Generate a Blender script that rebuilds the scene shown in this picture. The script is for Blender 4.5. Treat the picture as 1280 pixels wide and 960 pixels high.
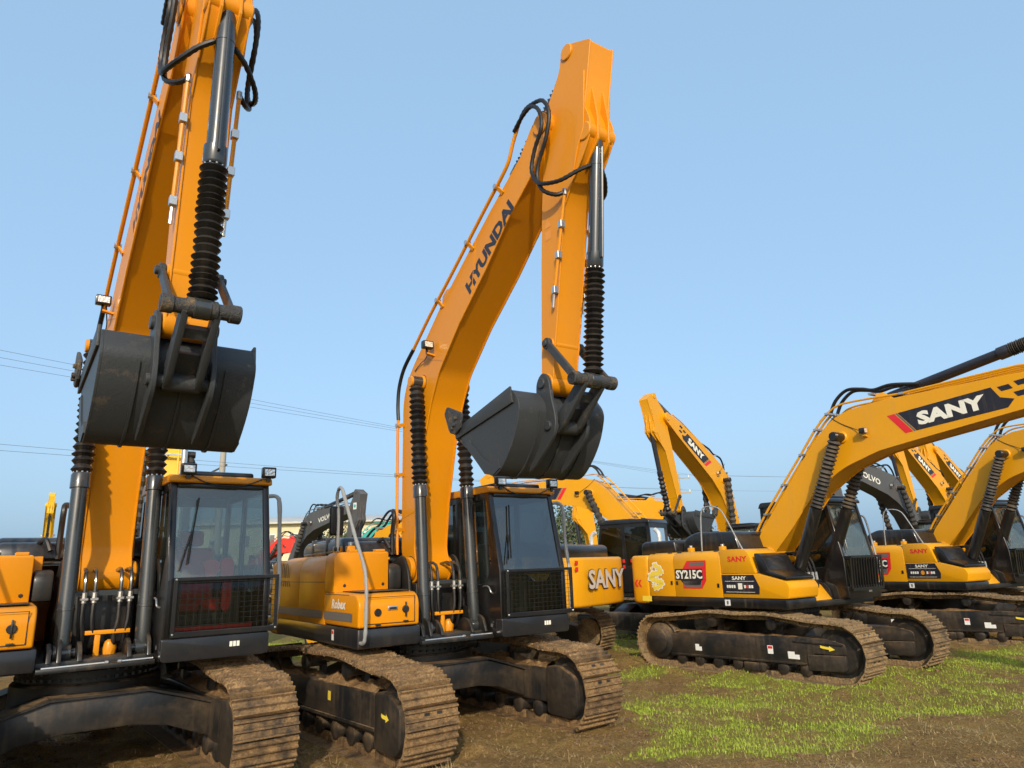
import bpy, bmesh, math, random
from mathutils import Vector, Matrix, noise
R = math.radians
random.seed(7)
for o in list(bpy.data.objects): bpy.data.objects.remove(o)
S = bpy.context.scene
COL = S.collection

# ------------------------------------------------------------------ camera
CAM_H, PITCH, ROLL, FPX = 1.947, R(14.533), R(-1.90), 868.04
cd = bpy.data.cameras.new('camera'); cam = bpy.data.objects.new('camera', cd); COL.objects.link(cam)
cd.sensor_width = 36; cd.lens = FPX / 1280 * 36; cd.clip_start = .05; cd.clip_end = 6000
fw = Vector((0, math.cos(PITCH), math.sin(PITCH))); up0 = Vector((0, -math.sin(PITCH), math.cos(PITCH)))
rt = Vector((1, 0, 0)) * math.cos(ROLL) + up0 * math.sin(ROLL)
up = up0 * math.cos(ROLL) - Vector((1, 0, 0)) * math.sin(ROLL)
cam.matrix_world = Matrix(((rt.x, up.x, -fw.x, 0), (rt.y, up.y, -fw.y, 0), (rt.z, up.z, -fw.z, CAM_H), (0, 0, 0, 1)))
S.camera = cam
S.render.resolution_x, S.render.resolution_y = 1024, 768

# ------------------------------------------------------------------ sky, sun, exposure
SUN_EL, SUN_AZ = R(26), R(91 + 180)          # the sun stands behind the camera to the left
w = bpy.data.worlds.new('World'); S.world = w; w.use_nodes = True
nt = w.node_tree; bg = nt.nodes['Background']
sky = nt.nodes.new('ShaderNodeTexSky'); sky.sky_type = 'NISHITA'; sky.sun_disc = False
sky.sun_elevation = SUN_EL; sky.sun_rotation = R(90) - SUN_AZ
sky.air_density = 1.0; sky.dust_density = 5.0; sky.ozone_density = 2.5; sky.altitude = 0
bg.inputs[1].default_value = .118                # thin even haze over the whole sky: the same everywhere
hz = nt.nodes.new('ShaderNodeMix'); hz.data_type = 'RGBA'; hz.inputs[0].default_value = .558
hz.inputs[7].default_value = (2.30, 3.70, 5.15, 1); nt.links.new(sky.outputs[0], hz.inputs[6]); nt.links.new(hz.outputs[2], bg.inputs[0])
sl = bpy.data.lights.new('sun', 'SUN'); sl.energy = 2.0; sl.angle = R(1.2); sl.color = (1, .88, .70)
so = bpy.data.objects.new('sun', sl); COL.objects.link(so)
sdir = Vector((math.cos(SUN_EL) * math.cos(SUN_AZ), math.cos(SUN_EL) * math.sin(SUN_AZ), math.sin(SUN_EL)))
so.rotation_euler = sdir.to_track_quat('Z', 'Y').to_euler(); so.location = sdir * 60
S.view_settings.view_transform = 'Standard'; S.view_settings.look = 'None'
S.view_settings.exposure = 0.84; S.view_settings.gamma = 1; S.view_settings.use_curve_mapping = False
S.cycles.max_bounces = 6; S.cycles.transparent_max_bounces = 12

# ------------------------------------------------------------------ materials
MATS = {}
def nodes_of(name):
    m = bpy.data.materials.new(name); m.use_nodes = True; MATS[name] = m
    return m, m.node_tree, m.node_tree.nodes['Principled BSDF']
def ramp(t, src, stops):
    r = t.nodes.new('ShaderNodeValToRGB'); e = r.color_ramp.elements
    e[0].position, e[0].color = stops[0][0], (*stops[0][1], 1); e[1].position, e[1].color = stops[-1][0], (*stops[-1][1], 1)
    for p, c in stops[1:-1]:
        x = e.new(p); x.color = (*c, 1)
    t.links.new(src, r.inputs[0]); return r.outputs[0]
def nz(t, scale, detail=4, rough=.6, coord='Object', dist=0):
    n = t.nodes.new('ShaderNodeTexNoise'); n.inputs['Scale'].default_value = scale
    n.inputs['Detail'].default_value = detail; n.inputs['Roughness'].default_value = rough; n.inputs['Distortion'].default_value = dist
    c = t.nodes.new('ShaderNodeTexCoord'); t.links.new(c.outputs[coord], n.inputs['Vector']); return n.outputs['Fac']
def mix(t, fac, a, b):
    m = t.nodes.new('ShaderNodeMix'); m.data_type = 'RGBA'
    for k, v in ((0, fac), (6, a), (7, b)):
        if isinstance(v, (int, float)): m.inputs[k].default_value = v
        elif isinstance(v, tuple): m.inputs[k].default_value = (*v, 1)
        else: t.links.new(v, m.inputs[k])
    return m.outputs[2]
def mth(t, op, a, b=0.0):
    m = t.nodes.new('ShaderNodeMath'); m.operation = op
    for k, v in enumerate((a, b)):
        if isinstance(v, (int, float)): m.inputs[k].default_value = v
        else: t.links.new(v, m.inputs[k])
    return m.outputs[0]
def bump(t, b, src, strength, dist=.01):
    n = t.nodes.new('ShaderNodeBump'); n.inputs['Strength'].default_value = strength; n.inputs['Distance'].default_value = dist
    t.links.new(src, n.inputs['Height']); t.links.new(n.outputs[0], b.inputs['Normal'])
DUST = (.30, .215, .125)
def paint(name, col, rough=.38, metal=0, coat=.10, dust=.25, dcol=DUST, spec=.42, side=.35, streak=.16):
    m, t, b = nodes_of(name)
    n1 = nz(t, 2.3, 5, .65); n2 = nz(t, 21, 4, .6)
    g = t.nodes.new('ShaderNodeNewGeometry'); sx = t.nodes.new('ShaderNodeSeparateXYZ'); t.links.new(g.outputs['Normal'], sx.inputs[0])
    upw = mth(t, 'MAXIMUM', sx.outputs[2], 0.0)
    f = mth(t, 'MULTIPLY', mth(t, 'ADD', mth(t, 'MULTIPLY', upw, 1.3), side), ramp(t, n1, [(.38, (0, 0, 0)), (.75, (1, 1, 1))]))
    f = mth(t, 'MULTIPLY', mth(t, 'MULTIPLY', f, ramp(t, n2, [(.3, (.35,) * 3), (.7, (1,) * 3)])), dust)
    tc = t.nodes.new('ShaderNodeTexCoord'); mp = t.nodes.new('ShaderNodeMapping'); mp.inputs['Scale'].default_value = (16, 16, 1.1); t.links.new(tc.outputs['Object'], mp.inputs[0])
    ns = t.nodes.new('ShaderNodeTexNoise'); ns.inputs['Scale'].default_value = 1.0; ns.inputs['Detail'].default_value = 4; t.links.new(mp.outputs[0], ns.inputs[0])
    sr = mth(t, 'MULTIPLY', ramp(t, ns.outputs['Fac'], [(.52, (0, 0, 0)), (.75, (1, 1, 1))]), ramp(t, nz(t, .9, 2, .5), [(.42, (0, 0, 0)), (.65, (1, 1, 1))]))
    f = mth(t, 'MINIMUM', mth(t, 'ADD', f, mth(t, 'MULTIPLY', sr, streak)), .9)
    c1 = mix(t, nz(t, .8, 3, .5), tuple(x * .88 for x in col), tuple(min(1, x * 1.08) for x in col))
    c2 = mix(t, mth(t, 'MULTIPLY', n2, .5), c1, tuple(x * .86 for x in col))
    t.links.new(mix(t, f, c2, dcol), b.inputs['Base Color'])
    b.inputs['Metallic'].default_value = metal; b.inputs['Coat Weight'].default_value = coat; b.inputs['Coat Roughness'].default_value = .12
    t.links.new(mth(t, 'ADD', mth(t, 'MULTIPLY', n2, .16), mth(t, 'ADD', mth(t, 'MULTIPLY', f, .5), rough - .08)), b.inputs['Roughness'])
    b.inputs['Specular IOR Level'].default_value = spec
    bump(t, b, nz(t, 3.0, 2, .5), .04, .02)
    return m
paint('orange', (.70, .255, .001), .40, spec=.32)
paint('yellow', (.71, .315, .003), .40, dust=.32, spec=.32)
paint('bright_yellow', (.80, .46, .02), .4)
paint('graphite', (.026, .030, .032), .24, coat=.7, dust=.12)
paint('black', (.006, .0065, .008), .30, coat=.35, dust=.13)
paint('hood_black', (.011, .013, .017), .30, coat=.45, dust=.16)
paint('frame_black', (.009, .010, .011), .42, coat=.1, dust=.4, side=.12)
paint('dark_grey', (.075, .073, .072), .5, coat=.1, dust=.3)
paint('grey_decal', (.13, .125, .12), .5, dust=.3)
paint('rubber', (.006, .006, .007), .48, coat=.05, dust=.12)
paint('grey_rubber', (.020, .020, .020), .6, coat=0, dust=.5)
paint('steel', (.62, .60, .56), .30, metal=.9, dust=.3)
paint('plastic_wrap', (.29, .30, .30), .42, coat=.4, dust=.45)
paint('red_paint', (.62, .035, .02), .4)
paint('red_fabric', (.80, .014, .022), .6, coat=0)
paint('teal', (.02, .36, .30), .4)
paint('pale_green', (.22, .42, .30), .45)
paint('white', (.78, .78, .75), .45)
paint('cream_letter', (.80, .77, .66), .45, dust=.1)
paint('silver_letter', (.62, .62, .60), .35, metal=.3, dust=.25)
paint('ink', (.012, .013, .022), .45, dust=.12)
paint('red_sticker', (.68, .015, .022), .45, dust=.15)
paint('gold', (.80, .60, .06), .4, dust=.15)
paint('amber', (.75, .28, .02), .3)
paint('concrete', (.36, .33, .28), .8, coat=0)
paint('cream_wall', (.66, .58, .38), .85, coat=0, dust=.5)
paint('roof_pale', (.50, .49, .46), .7, coat=0)
paint('interior', (.035, .035, .038), .7, coat=0)

def mudmat(name, base, mud, lo, hi, rnd=True, bs=.9):
    m, t, b = nodes_of(name)
    n1 = nz(t, 7, 5, .65); n2 = nz(t, 38, 4, .7); n3 = nz(t, 120, 3, .6)
    src = n1
    if rnd:
        oi = t.nodes.new('ShaderNodeObjectInfo')
        tc = t.nodes.new('ShaderNodeTexCoord'); va = t.nodes.new('ShaderNodeVectorMath'); va.operation = 'ADD'
        cb = t.nodes.new('ShaderNodeCombineXYZ')
        for k in range(3): t.links.new(mth(t, 'MULTIPLY', oi.outputs['Random'], 37.0 + 11 * k), cb.inputs[k])
        t.links.new(tc.outputs['Object'], va.inputs[0]); t.links.new(cb.outputs[0], va.inputs[1])
        n = t.nodes.new('ShaderNodeTexNoise'); n.inputs['Scale'].default_value = 6; n.inputs['Detail'].default_value = 6
        n.inputs['Roughness'].default_value = .68; t.links.new(va.outputs[0], n.inputs['Vector'])
        src = mth(t, 'ADD', n.outputs['Fac'], mth(t, 'MULTIPLY', mth(t, 'SUBTRACT', oi.outputs['Random'], .5), .16))
    f = ramp(t, src, [(lo, (0, 0, 0)), (hi, (1, 1, 1))])
    mc = ramp(t, n2, [(.30, tuple(x * .45 for x in mud)), (.5, mud), (.72, tuple(min(1, x * 1.55) for x in mud))])
    t.links.new(mix(t, f, base, mc), b.inputs['Base Color'])
    t.links.new(mth(t, 'ADD', mth(t, 'MULTIPLY', f, .45), .45), b.inputs['Roughness']); b.inputs['Specular IOR Level'].default_value = .3
    bump(t, b, mth(t, 'ADD', mth(t, 'MULTIPLY', n2, .7), mth(t, 'MULTIPLY', n3, .4)), bs, .02)
mudmat('shoe', (.045, .033, .024), (.235, .142, .062), .30, .58)
mudmat('shoe_pale', (.07, .052, .034), (.26, .172, .084), .30, .54)
mudmat('caked', (.15, .088, .040), (.29, .178, .082), .4, .6, False)
paint('chassis', (.011, .012, .013), .42, coat=.1, dust=1.25, dcol=(.24, .155, .078), side=.20)
mudmat('clod', (.12, .070, .034), (.20, .118, .056), .4, .6, False)
mudmat('bucket_steel', (.038, .042, .046), (.12, .088, .056), .58, .82, False, .25)
mudmat('pin_steel', (.045, .045, .045), (.16, .11, .06), .50, .68, False)
def glass(name, tint, g0, rough=.03, film=(.03, .15)):
    m, t, b = nodes_of(name); t.nodes.remove(b); out = t.nodes['Material Output']
    tr = t.nodes.new('ShaderNodeBsdfTransparent'); tr.inputs[0].default_value = (*tint, 1)
    gl = t.nodes.new('ShaderNodeBsdfGlossy'); gl.inputs['Roughness'].default_value = rough
    df = t.nodes.new('ShaderNodeBsdfDiffuse'); df.inputs[0].default_value = (.32, .40, .35, 1)
    fr = t.nodes.new('ShaderNodeFresnel'); fr.inputs[0].default_value = 1.5
    m1 = t.nodes.new('ShaderNodeMixShader'); m2 = t.nodes.new('ShaderNodeMixShader')
    n = nz(t, 1.2, 4, .6); st = ramp(t, n, [(.35, (film[0],) * 3), (.75, (film[1],) * 3)])
    t.links.new(st, m1.inputs[0]); t.links.new(tr.outputs[0], m1.inputs[1]); t.links.new(df.outputs[0], m1.inputs[2])
    t.links.new(mth(t, 'ADD', fr.outputs[0], g0), m2.inputs[0]); t.links.new(m1.outputs[0], m2.inputs[1]); t.links.new(gl.outputs[0], m2.inputs[2])
    t.links.new(m2.outputs[0], out.inputs[0])
glass('glass', (.62, .74, .70), .08, .03, (.16, .33))
glass('film_glass', (.05, .06, .06), .05, .03, (.0, .04))
glass('clear_glass', (.55, .60, .58), .015, .03, (.0, .015))
glass('dark_glass', (.16, .20, .20), .12, .03, (.02, .09))
def lensmat():
    m, t, b = nodes_of('lens'); b.inputs['Base Color'].default_value = (.75, .76, .74, 1); b.inputs['Metallic'].default_value = .6
    b.inputs['Roughness'].default_value = .22; b.inputs['Coat Weight'].default_value = 1
    v = t.nodes.new('ShaderNodeTexVoronoi'); v.inputs['Scale'].default_value = 40; c = t.nodes.new('ShaderNodeTexCoord')
    t.links.new(c.outputs['Object'], v.inputs[0]); bump(t, b, v.outputs[0], .5, .01)
lensmat()
def leafmat(name, a, b_, trans=.25):
    m, t, b = nodes_of(name); n = nz(t, 1.7, 4, .7); oi = nz(t, 30, 2, .5)
    t.links.new(mix(t, mth(t, 'ADD', mth(t, 'MULTIPLY', n, .6), mth(t, 'MULTIPLY', oi, .4)), a, b_), b.inputs['Base Color'])
    b.inputs['Roughness'].default_value = .6; b.inputs['Specular IOR Level'].default_value = .25
leafmat('grass_blade', (.165, .245, .018), (.42, .48, .06))
leafmat('straw', (.24, .155, .06), (.52, .38, .17))
leafmat('leaf', (.05, .075, .03), (.13, .15, .07))
paint('grease', (.10, .055, .012), .35, coat=.3, dust=.5)
paint('bark', (.11, .085, .06), .9, coat=0)
def groundmat():
    m, t, b = nodes_of('earth')
    n1 = nz(t, .55, 6, .65, 'Object'); n2 = nz(t, 5, 6, .7); n3 = nz(t, 45, 4, .75); n4 = nz(t, 1.6, 5, .7, dist=.6); n5 = nz(t, 160, 3, .7)
    soil = ramp(t, n2, [(.25, (.17, .090, .030)), (.46, (.39, .222, .074)), (.60, (.54, .335, .118)), (.8, (.68, .47, .20))])
    dark = mix(t, ramp(t, n4, [(.44, (0, 0, 0)), (.60, (1, 1, 1))]), soil, (.30, .182, .066))
    dry = mix(t, ramp(t, n1, [(.42, (0, 0, 0)), (.62, (.6, .6, .6))]), dark, (.50, .335, .10))
    fine = mix(t, ramp(t, n3, [(.35, (.55,) * 3), (.6, (0,) * 3)]), dry, (.065, .040, .017))
    fine = mix(t, ramp(t, n5, [(.36, (.5,) * 3), (.5, (0,) * 3)]), fine, (.065, .030, .013))
    fine = mix(t, ramp(t, n5, [(.58, (0,) * 3), (.72, (.6,) * 3)]), fine, (.52, .36, .17))
    at = t.nodes.new('ShaderNodeAttribute'); at.attribute_name = 'grass'
    gf = mth(t, 'MULTIPLY', at.outputs['Fac'], ramp(t, n3, [(.30, (.40,) * 3), (.55, (.92,) * 3)]))
    t.links.new(mix(t, gf, fine, (.25, .29, .034)), b.inputs['Base Color'])
    b.inputs['Roughness'].default_value = .95; b.inputs['Specular IOR Level'].default_value = .15
    bump(t, b, mth(t, 'ADD', n2, mth(t, 'ADD', mth(t, 'MULTIPLY', n3, .7), mth(t, 'MULTIPLY', n5, .35))), 1.0, .07)
groundmat()

# ------------------------------------------------------------------ mesh helpers
def fillet(poly, seg=4):
    out = []; n = len(poly)
    for i, p in enumerate(poly):
        r = p[2] if len(p) > 2 else 0
        P = Vector(p[:2])
        if r <= 0: out.append((P.x, P.y)); continue
        A = Vector(poly[i - 1][:2]); B = Vector(poly[(i + 1) % n][:2])
        da = min(r, (A - P).length * .48); db = min(r, (B - P).length * .48)
        a = P + (A - P).normalized() * da; b = P + (B - P).normalized() * db
        for k in range(seg + 1):
            s = k / seg; q = a * (1 - s) ** 2 + P * 2 * s * (1 - s) + b * s * s; out.append((q.x, q.y))
    return out
def inset(poly, d):
    n = len(poly); ar = sum(poly[i][0] * poly[(i + 1) % n][1] - poly[(i + 1) % n][0] * poly[i][1] for i in range(n))
    sg = 1 if ar > 0 else -1; out = []
    for i in range(n):
        a, p, b = Vector(poly[i - 1]), Vector(poly[i]), Vector(poly[(i + 1) % n])
        e1 = (p - a).normalized(); e2 = (b - p).normalized()
        nn = Vector((-e1.y - e2.y, e1.x + e2.x))
        if nn.length < 1e-6: nn = Vector((-e1.y, e1.x))
        nn.normalize(); q = p + nn * sg * d; out.append((q.x, q.y))
    return out
def smooth_path(pts, k=5):
    out = []; P = [Vector(p) for p in pts]; n = len(P)
    for i in range(n - 1):
        a = P[max(i - 1, 0)]; b = P[i]; c = P[i + 1]; d = P[min(i + 2, n - 1)]
        for j in range(k):
            s = j / k
            out.append(.5 * ((2 * b) + (c - a) * s + (2 * a - 5 * b + 4 * c - d) * s * s + (3 * b - a - 3 * c + d) * s ** 3))
    out.append(P[-1]); return out
class MB:
    def __init__(s): s.v = []; s.f = []; s.m = []; s.c = []
    def cut(s): s.c.append((len(s.v), len(s.f)))
    def add(s, v, f, mi=0):
        o = len(s.v); s.v += [tuple(x) for x in v]; s.f += [tuple(i + o for i in q) for q in f]; s.m += [mi] * len(f); return s
    def solid(s, v, f, b=0, seg=2, mi=0, ang=28):
        if b <= 0: return s.add(v, f, mi)
        bm = bmesh.new(); vs = [bm.verts.new(x) for x in v]
        for q in f: bm.faces.new([vs[i] for i in q])
        bmesh.ops.recalc_face_normals(bm, faces=bm.faces)
        es = [e for e in bm.edges if len(e.link_faces) == 2 and e.calc_face_angle(0) > R(ang)]
        bmesh.ops.bevel(bm, geom=es, offset=b, segments=seg, affect='EDGES', profile=.5, clamp_overlap=True)
        bm.verts.index_update()
        s.add([x.co[:] for x in bm.verts], [[x.index for x in q.verts] for q in bm.faces], mi); bm.free(); return s
    def prism(s, poly, a, b, axis='y', bev=0, seg=2, mi=0, ang=28):
        mp = {'y': lambda p, t: (p[0], t, p[1]), 'x': lambda p, t: (t, p[0], p[1]), 'z': lambda p, t: (p[0], p[1], t)}[axis]
        poly = [p[:2] for p in poly]; n = len(poly)
        ar = sum(poly[i][0] * poly[(i + 1) % n][1] - poly[(i + 1) % n][0] * poly[i][1] for i in range(n))
        if (ar > 0) == (axis == 'y'): poly = poly[::-1]
        v = [mp(p, a) for p in poly] + [mp(p, b) for p in poly]
        f = [tuple(range(n))[::-1], tuple(range(n, 2 * n))] + [(i, (i + 1) % n, n + (i + 1) % n, n + i) for i in range(n)]
        if a > b: f = [q[::-1] for q in f]
        return s.solid(v, f, bev, seg, mi, ang)
    def box(s, x0, x1, y0, y1, z0, z1, bev=0, seg=2, mi=0):
        return s.prism([(x0, z0), (x1, z0), (x1, z1), (x0, z1)], min(y0, y1), max(y0, y1), 'y', bev, seg, mi)
    def bar(s, p, q, wd, th, upv=(0, 0, 1), bev=0, mi=0):
        p, q = Vector(p), Vector(q); d = (q - p).normalized(); sd = d.cross(Vector(upv)).normalized(); u = sd.cross(d)
        v = [c + sd * (a * wd / 2) + u * (b * th / 2) for c in (p, q) for a, b in ((-1, -1), (1, -1), (1, 1), (-1, 1))]
        return s.solid(v, [(3, 2, 1, 0), (4, 5, 6, 7), (0, 1, 5, 4), (1, 2, 6, 5), (2, 3, 7, 6), (3, 0, 4, 7)], bev, 1, mi)
    def tube(s, pts, r, n=8, mi=0, cap=True):
        P = [Vector(p) for p in pts]; m = len(P); v = []; f = []
        rr = r if isinstance(r, (list, tuple)) else [r] * m
        t0 = (P[1] - P[0]).normalized(); u = t0.orthogonal().normalized()
        for i in range(m):
            t = (P[min(i + 1, m - 1)] - P[max(i - 1, 0)]).normalized()
            u = (u - t * u.dot(t)); u = u.normalized() if u.length > 1e-6 else t.orthogonal().normalized()
            w_ = t.cross(u)
            for k in range(n):
                a = 2 * math.pi * k / n; v.append(P[i] + (u * math.cos(a) + w_ * math.sin(a)) * rr[i])
        for i in range(m - 1):
            for k in range(n):
                f.append((i * n + k, i * n + (k + 1) % n, (i + 1) * n + (k + 1) % n, (i + 1) * n + k))
        if cap: f += [tuple(range(n))[::-1], tuple(range((m - 1) * n, m * n))]
        return s.add(v, f, mi)
    def lathe(s, p, q, prof, n=16, mi=0):     # prof: (distance from p in metres, or fraction when frac) , radius
        p, q = Vector(p), Vector(q); d = (q - p).normalized()
        return s.tube_ring(p, d, prof, n, mi)
    def tube_ring(s, p, d, prof, n, mi):
        u = d.orthogonal().normalized(); w_ = d.cross(u); v = []; f = []; m = len(prof)
        for a, r in prof:
            for k in range(n):
                t = 2 * math.pi * k / n; v.append(p + d * a + (u * math.cos(t) + w_ * math.sin(t)) * r)
        for i in range(m - 1):
            for k in range(n):
                f.append((i * n + k, i * n + (k + 1) % n, (i + 1) * n + (k + 1) % n, (i + 1) * n + k))
        f += [tuple(range(n))[::-1], tuple(range((m - 1) * n, m * n))]
        return s.add(v, f, mi)
    def cyl(s, p, q, r, n=16, mi=0, ch=.006):
        L = (Vector(q) - Vector(p)).length
        return s.lathe(p, q, [(0, r - ch), (ch, r), (L - ch, r), (L, r - ch)], n, mi)
def mesh(name, mb, mats, smooth=35):
    me = bpy.data.meshes.new(name); me.from_pydata(mb.v, [], mb.f)
    for m in (mats if isinstance(mats, (list, tuple)) else [mats]): me.materials.append(MATS[m])
    if any(mb.m): me.polygons.foreach_set('material_index', mb.m)
    if smooth:
        me.polygons.foreach_set('use_smooth', [True] * len(me.polygons)); me.set_sharp_from_angle(angle=R(smooth))
    me.update(); return me
def obj(name, mb, mats, parent=None, rz=0, smooth=35, label=None):
    me = mb if isinstance(mb, bpy.types.Mesh) else mesh(name, mb, mats, smooth)
    o = bpy.data.objects.new(name, me); COL.objects.link(o)
    if parent: o.parent = parent
    if rz: o.rotation_euler.z = rz
    if label: o['label'] = label
    return o
def objs(name, mb, mats, parent=None, rz=0, smooth=35):
    c = mb.c + [(len(mb.v), len(mb.f))]; a = (0, 0)
    for b in c:
        if b[1] > a[1]:
            q = MB(); q.v = mb.v[a[0]:b[0]]; q.f = [tuple(i - a[0] for i in f) for f in mb.f[a[1]:b[1]]]; q.m = mb.m[a[1]:b[1]]; obj(name, q, mats, parent, rz, smooth)
        a = b
def tag(o, label, cat, group=None):
    o['label'] = label; o['category'] = cat
    if group: o['group'] = group
    return o
def thing(name, label, cat, loc=(0, 0, 0), rz=0, group=None):
    o = bpy.data.objects.new(name, None); COL.objects.link(o); o.location = loc; o.rotation_euler.z = rz; o.empty_display_size = .3
    return tag(o, label, cat, group)
TXT = {}
def text_geo(s, bold=0., shear=0.):
    k = (s, bold, shear)
    if k not in TXT:
        c = bpy.data.curves.new('t', 'FONT'); c.body = s; c.offset = bold; c.shear = shear; c.resolution_u = 2; c.extrude = 0; c.fill_mode = 'FRONT'
        o = bpy.data.objects.new('t', c); COL.objects.link(o); bpy.context.view_layer.update()
        me = o.evaluated_get(bpy.context.evaluated_depsgraph_get()).to_mesh()
        v = [x.co.copy() for x in me.vertices]; f = [tuple(q.vertices) for q in me.polygons]
        o.to_mesh_clear() if hasattr(o, 'to_mesh_clear') else None
        bpy.data.objects.remove(o); bpy.data.curves.remove(c)
        x0 = min(a.x for a in v); x1 = max(a.x for a in v); y0 = min(a.y for a in v); y1 = max(a.y for a in v)
        TXT[k] = ([((a.x - x0) / (x1 - x0), (a.y - y0) / (y1 - y0)) for a in v], f)
    return TXT[k]
def put_text(mb, s, o, r, u, wd, ht, bold=.02, shear=0., mi=0):
    v, f = text_geo(s, bold, shear); o, r, u = Vector(o), Vector(r).normalized(), Vector(u).normalized()
    return mb.add([o + r * (a * wd) + u * (b * ht) for a, b in v], f, mi)
def decal(mb, poly, o, r, u, mi=0):
    o, r, u = Vector(o), Vector(r).normalized(), Vector(u).normalized()
    return mb.add([o + r * a + u * b for a, b in poly], [tuple(range(len(poly)))], mi)
def rot2(c, q, a):
    a = R(a); dx, dz = q[0] - c[0], q[1] - c[1]
    return (c[0] + dx * math.cos(a) - dz * math.sin(a), c[1] + dx * math.sin(a) + dz * math.cos(a)) + tuple(q[2:])

# ------------------------------------------------------------------ tracks
IDX, SPX, WZ = 1.76, -1.78, .455
def track_path():
    d = []
    for k in range(41): d.append((SPX + (IDX - SPX) * k / 40, .022))
    for k in range(1, 25): a = R(-90 + 185 * k / 24); d.append((IDX + .433 * math.cos(a), WZ + .433 * math.sin(a)))
    top = smooth_path([(IDX - .06, .888), (1.35, .905), (.62, .985), (0, .975), (-.55, .99), (-1.2, .925), (SPX + .03, .875)], 8)
    d += [tuple(p) for p in top[1:]]
    for k in range(1, 24): a = R(88 + 182 * k / 24); d.append((SPX + .42 * math.cos(a), WZ + .433 * math.sin(a)))
    return d
def resample(d, n):
    d = [Vector(p) for p in d]; d.append(d[0]); L = [0]
    for a, b in zip(d, d[1:]): L.append(L[-1] + (b - a).length)
    T = L[-1]; out = []; j = 0
    for i in range(n):
        s = T * (i + .35) / n
        while L[j + 1] < s: j += 1
        f = (s - L[j]) / (L[j + 1] - L[j]); out.append(d[j].lerp(d[j + 1], f))
    return out, T
NSH = 51
TP = track_path(); SHP, TLEN = resample(TP, NSH); PITCHL = TLEN / NSH
FINE, _ = resample(TP, 760)
def shoe_geo(wd=.6, slots=False):
    h = PITCHL * .49; mb = MB()
    pf = [(-h, 0), (-h, .030), (-h + .006, .052), (-h + .018, .052), (-h + .030, .019), (-.022, .019), (-.012, .044), (.004, .044), (.014, .019), (h - .040, .019), (h - .030, .044), (h - .016, .044), (h - .004, .016), (h, 0)]
    mb.prism(pf, -wd / 2, wd / 2)
    for y in (-.1, .1): mb.box(-h * .96, h * .96, y - .02, y + .02, -.085, -.002)
    if slots:
        for y in (-.085, .06): mb.box(.022, .050, y - .03, y + .03, .0185, .0215, 0, 1, 1)
        for y in (-.17, -.12, .12, .17): mb.cyl((-.05, y, .018), (-.05, y, .032), .014, 6, 0, .002)
    return mb
SHOE = {}
def shoe_mesh(mat, slots=False):
    if (mat, slots) not in SHOE: SHOE[mat, slots] = mesh('track_shoe', shoe_geo(.6, slots), [mat, 'frame_black'])
    return SHOE[mat, slots]
def shoe_mats():
    out = []; n = len(SHP)
    for i in range(n):
        t = (SHP[(i + 1) % n] - SHP[i - 1]).normalized(); nn = Vector((t.y, -t.x))   # outward
        out.append((SHP[i], t, nn))
    return out
def mud_strip(mb, side, seed, a0, a1, th=.03, y0=-.30, y1=.30, nb=30):
    n = len(FINE); rows = []
    for i in range(a0, a1 + 1):
        p = FINE[i % n]; t = (FINE[(i + 1) % n] - FINE[i - 1]).normalized(); nn = Vector((t.y, -t.x)); row = []
        for k in range(nb + 1):
            f = k / nb; e = min(f, 1 - f) * nb
            y = y0 + (y1 - y0) * f + (noise.noise((i * .18, seed, 3 * f)) * .03 if e < 1 else 0)
            q = Vector((p.x * 6, y * 6, seed * 3.1))
            hgt = .034 + th * (noise.noise(q) * .7 + noise.noise(q * 3.1) * .45 + noise.noise(q * 8) * .35 + noise.noise(q * 19) * .30)
            if e < 1: hgt -= .02
            endf = min(1, min(i - a0, a1 - i) / 20); hgt = hgt * endf - .012 * (1 - endf)
            row.append(Vector((p.x + nn.x * hgt, side * 1.19 + y, p.y + nn.y * hgt)))
        rows.append(row)
    v = [p for r in rows for p in r]; f = []
    for i in range(len(rows) - 1):
        for k in range(nb):
            a = i * (nb + 1) + k; f.append((a, a + nb + 1, a + nb + 2, a + 1))
    mb.add(v, f); return mb
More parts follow.
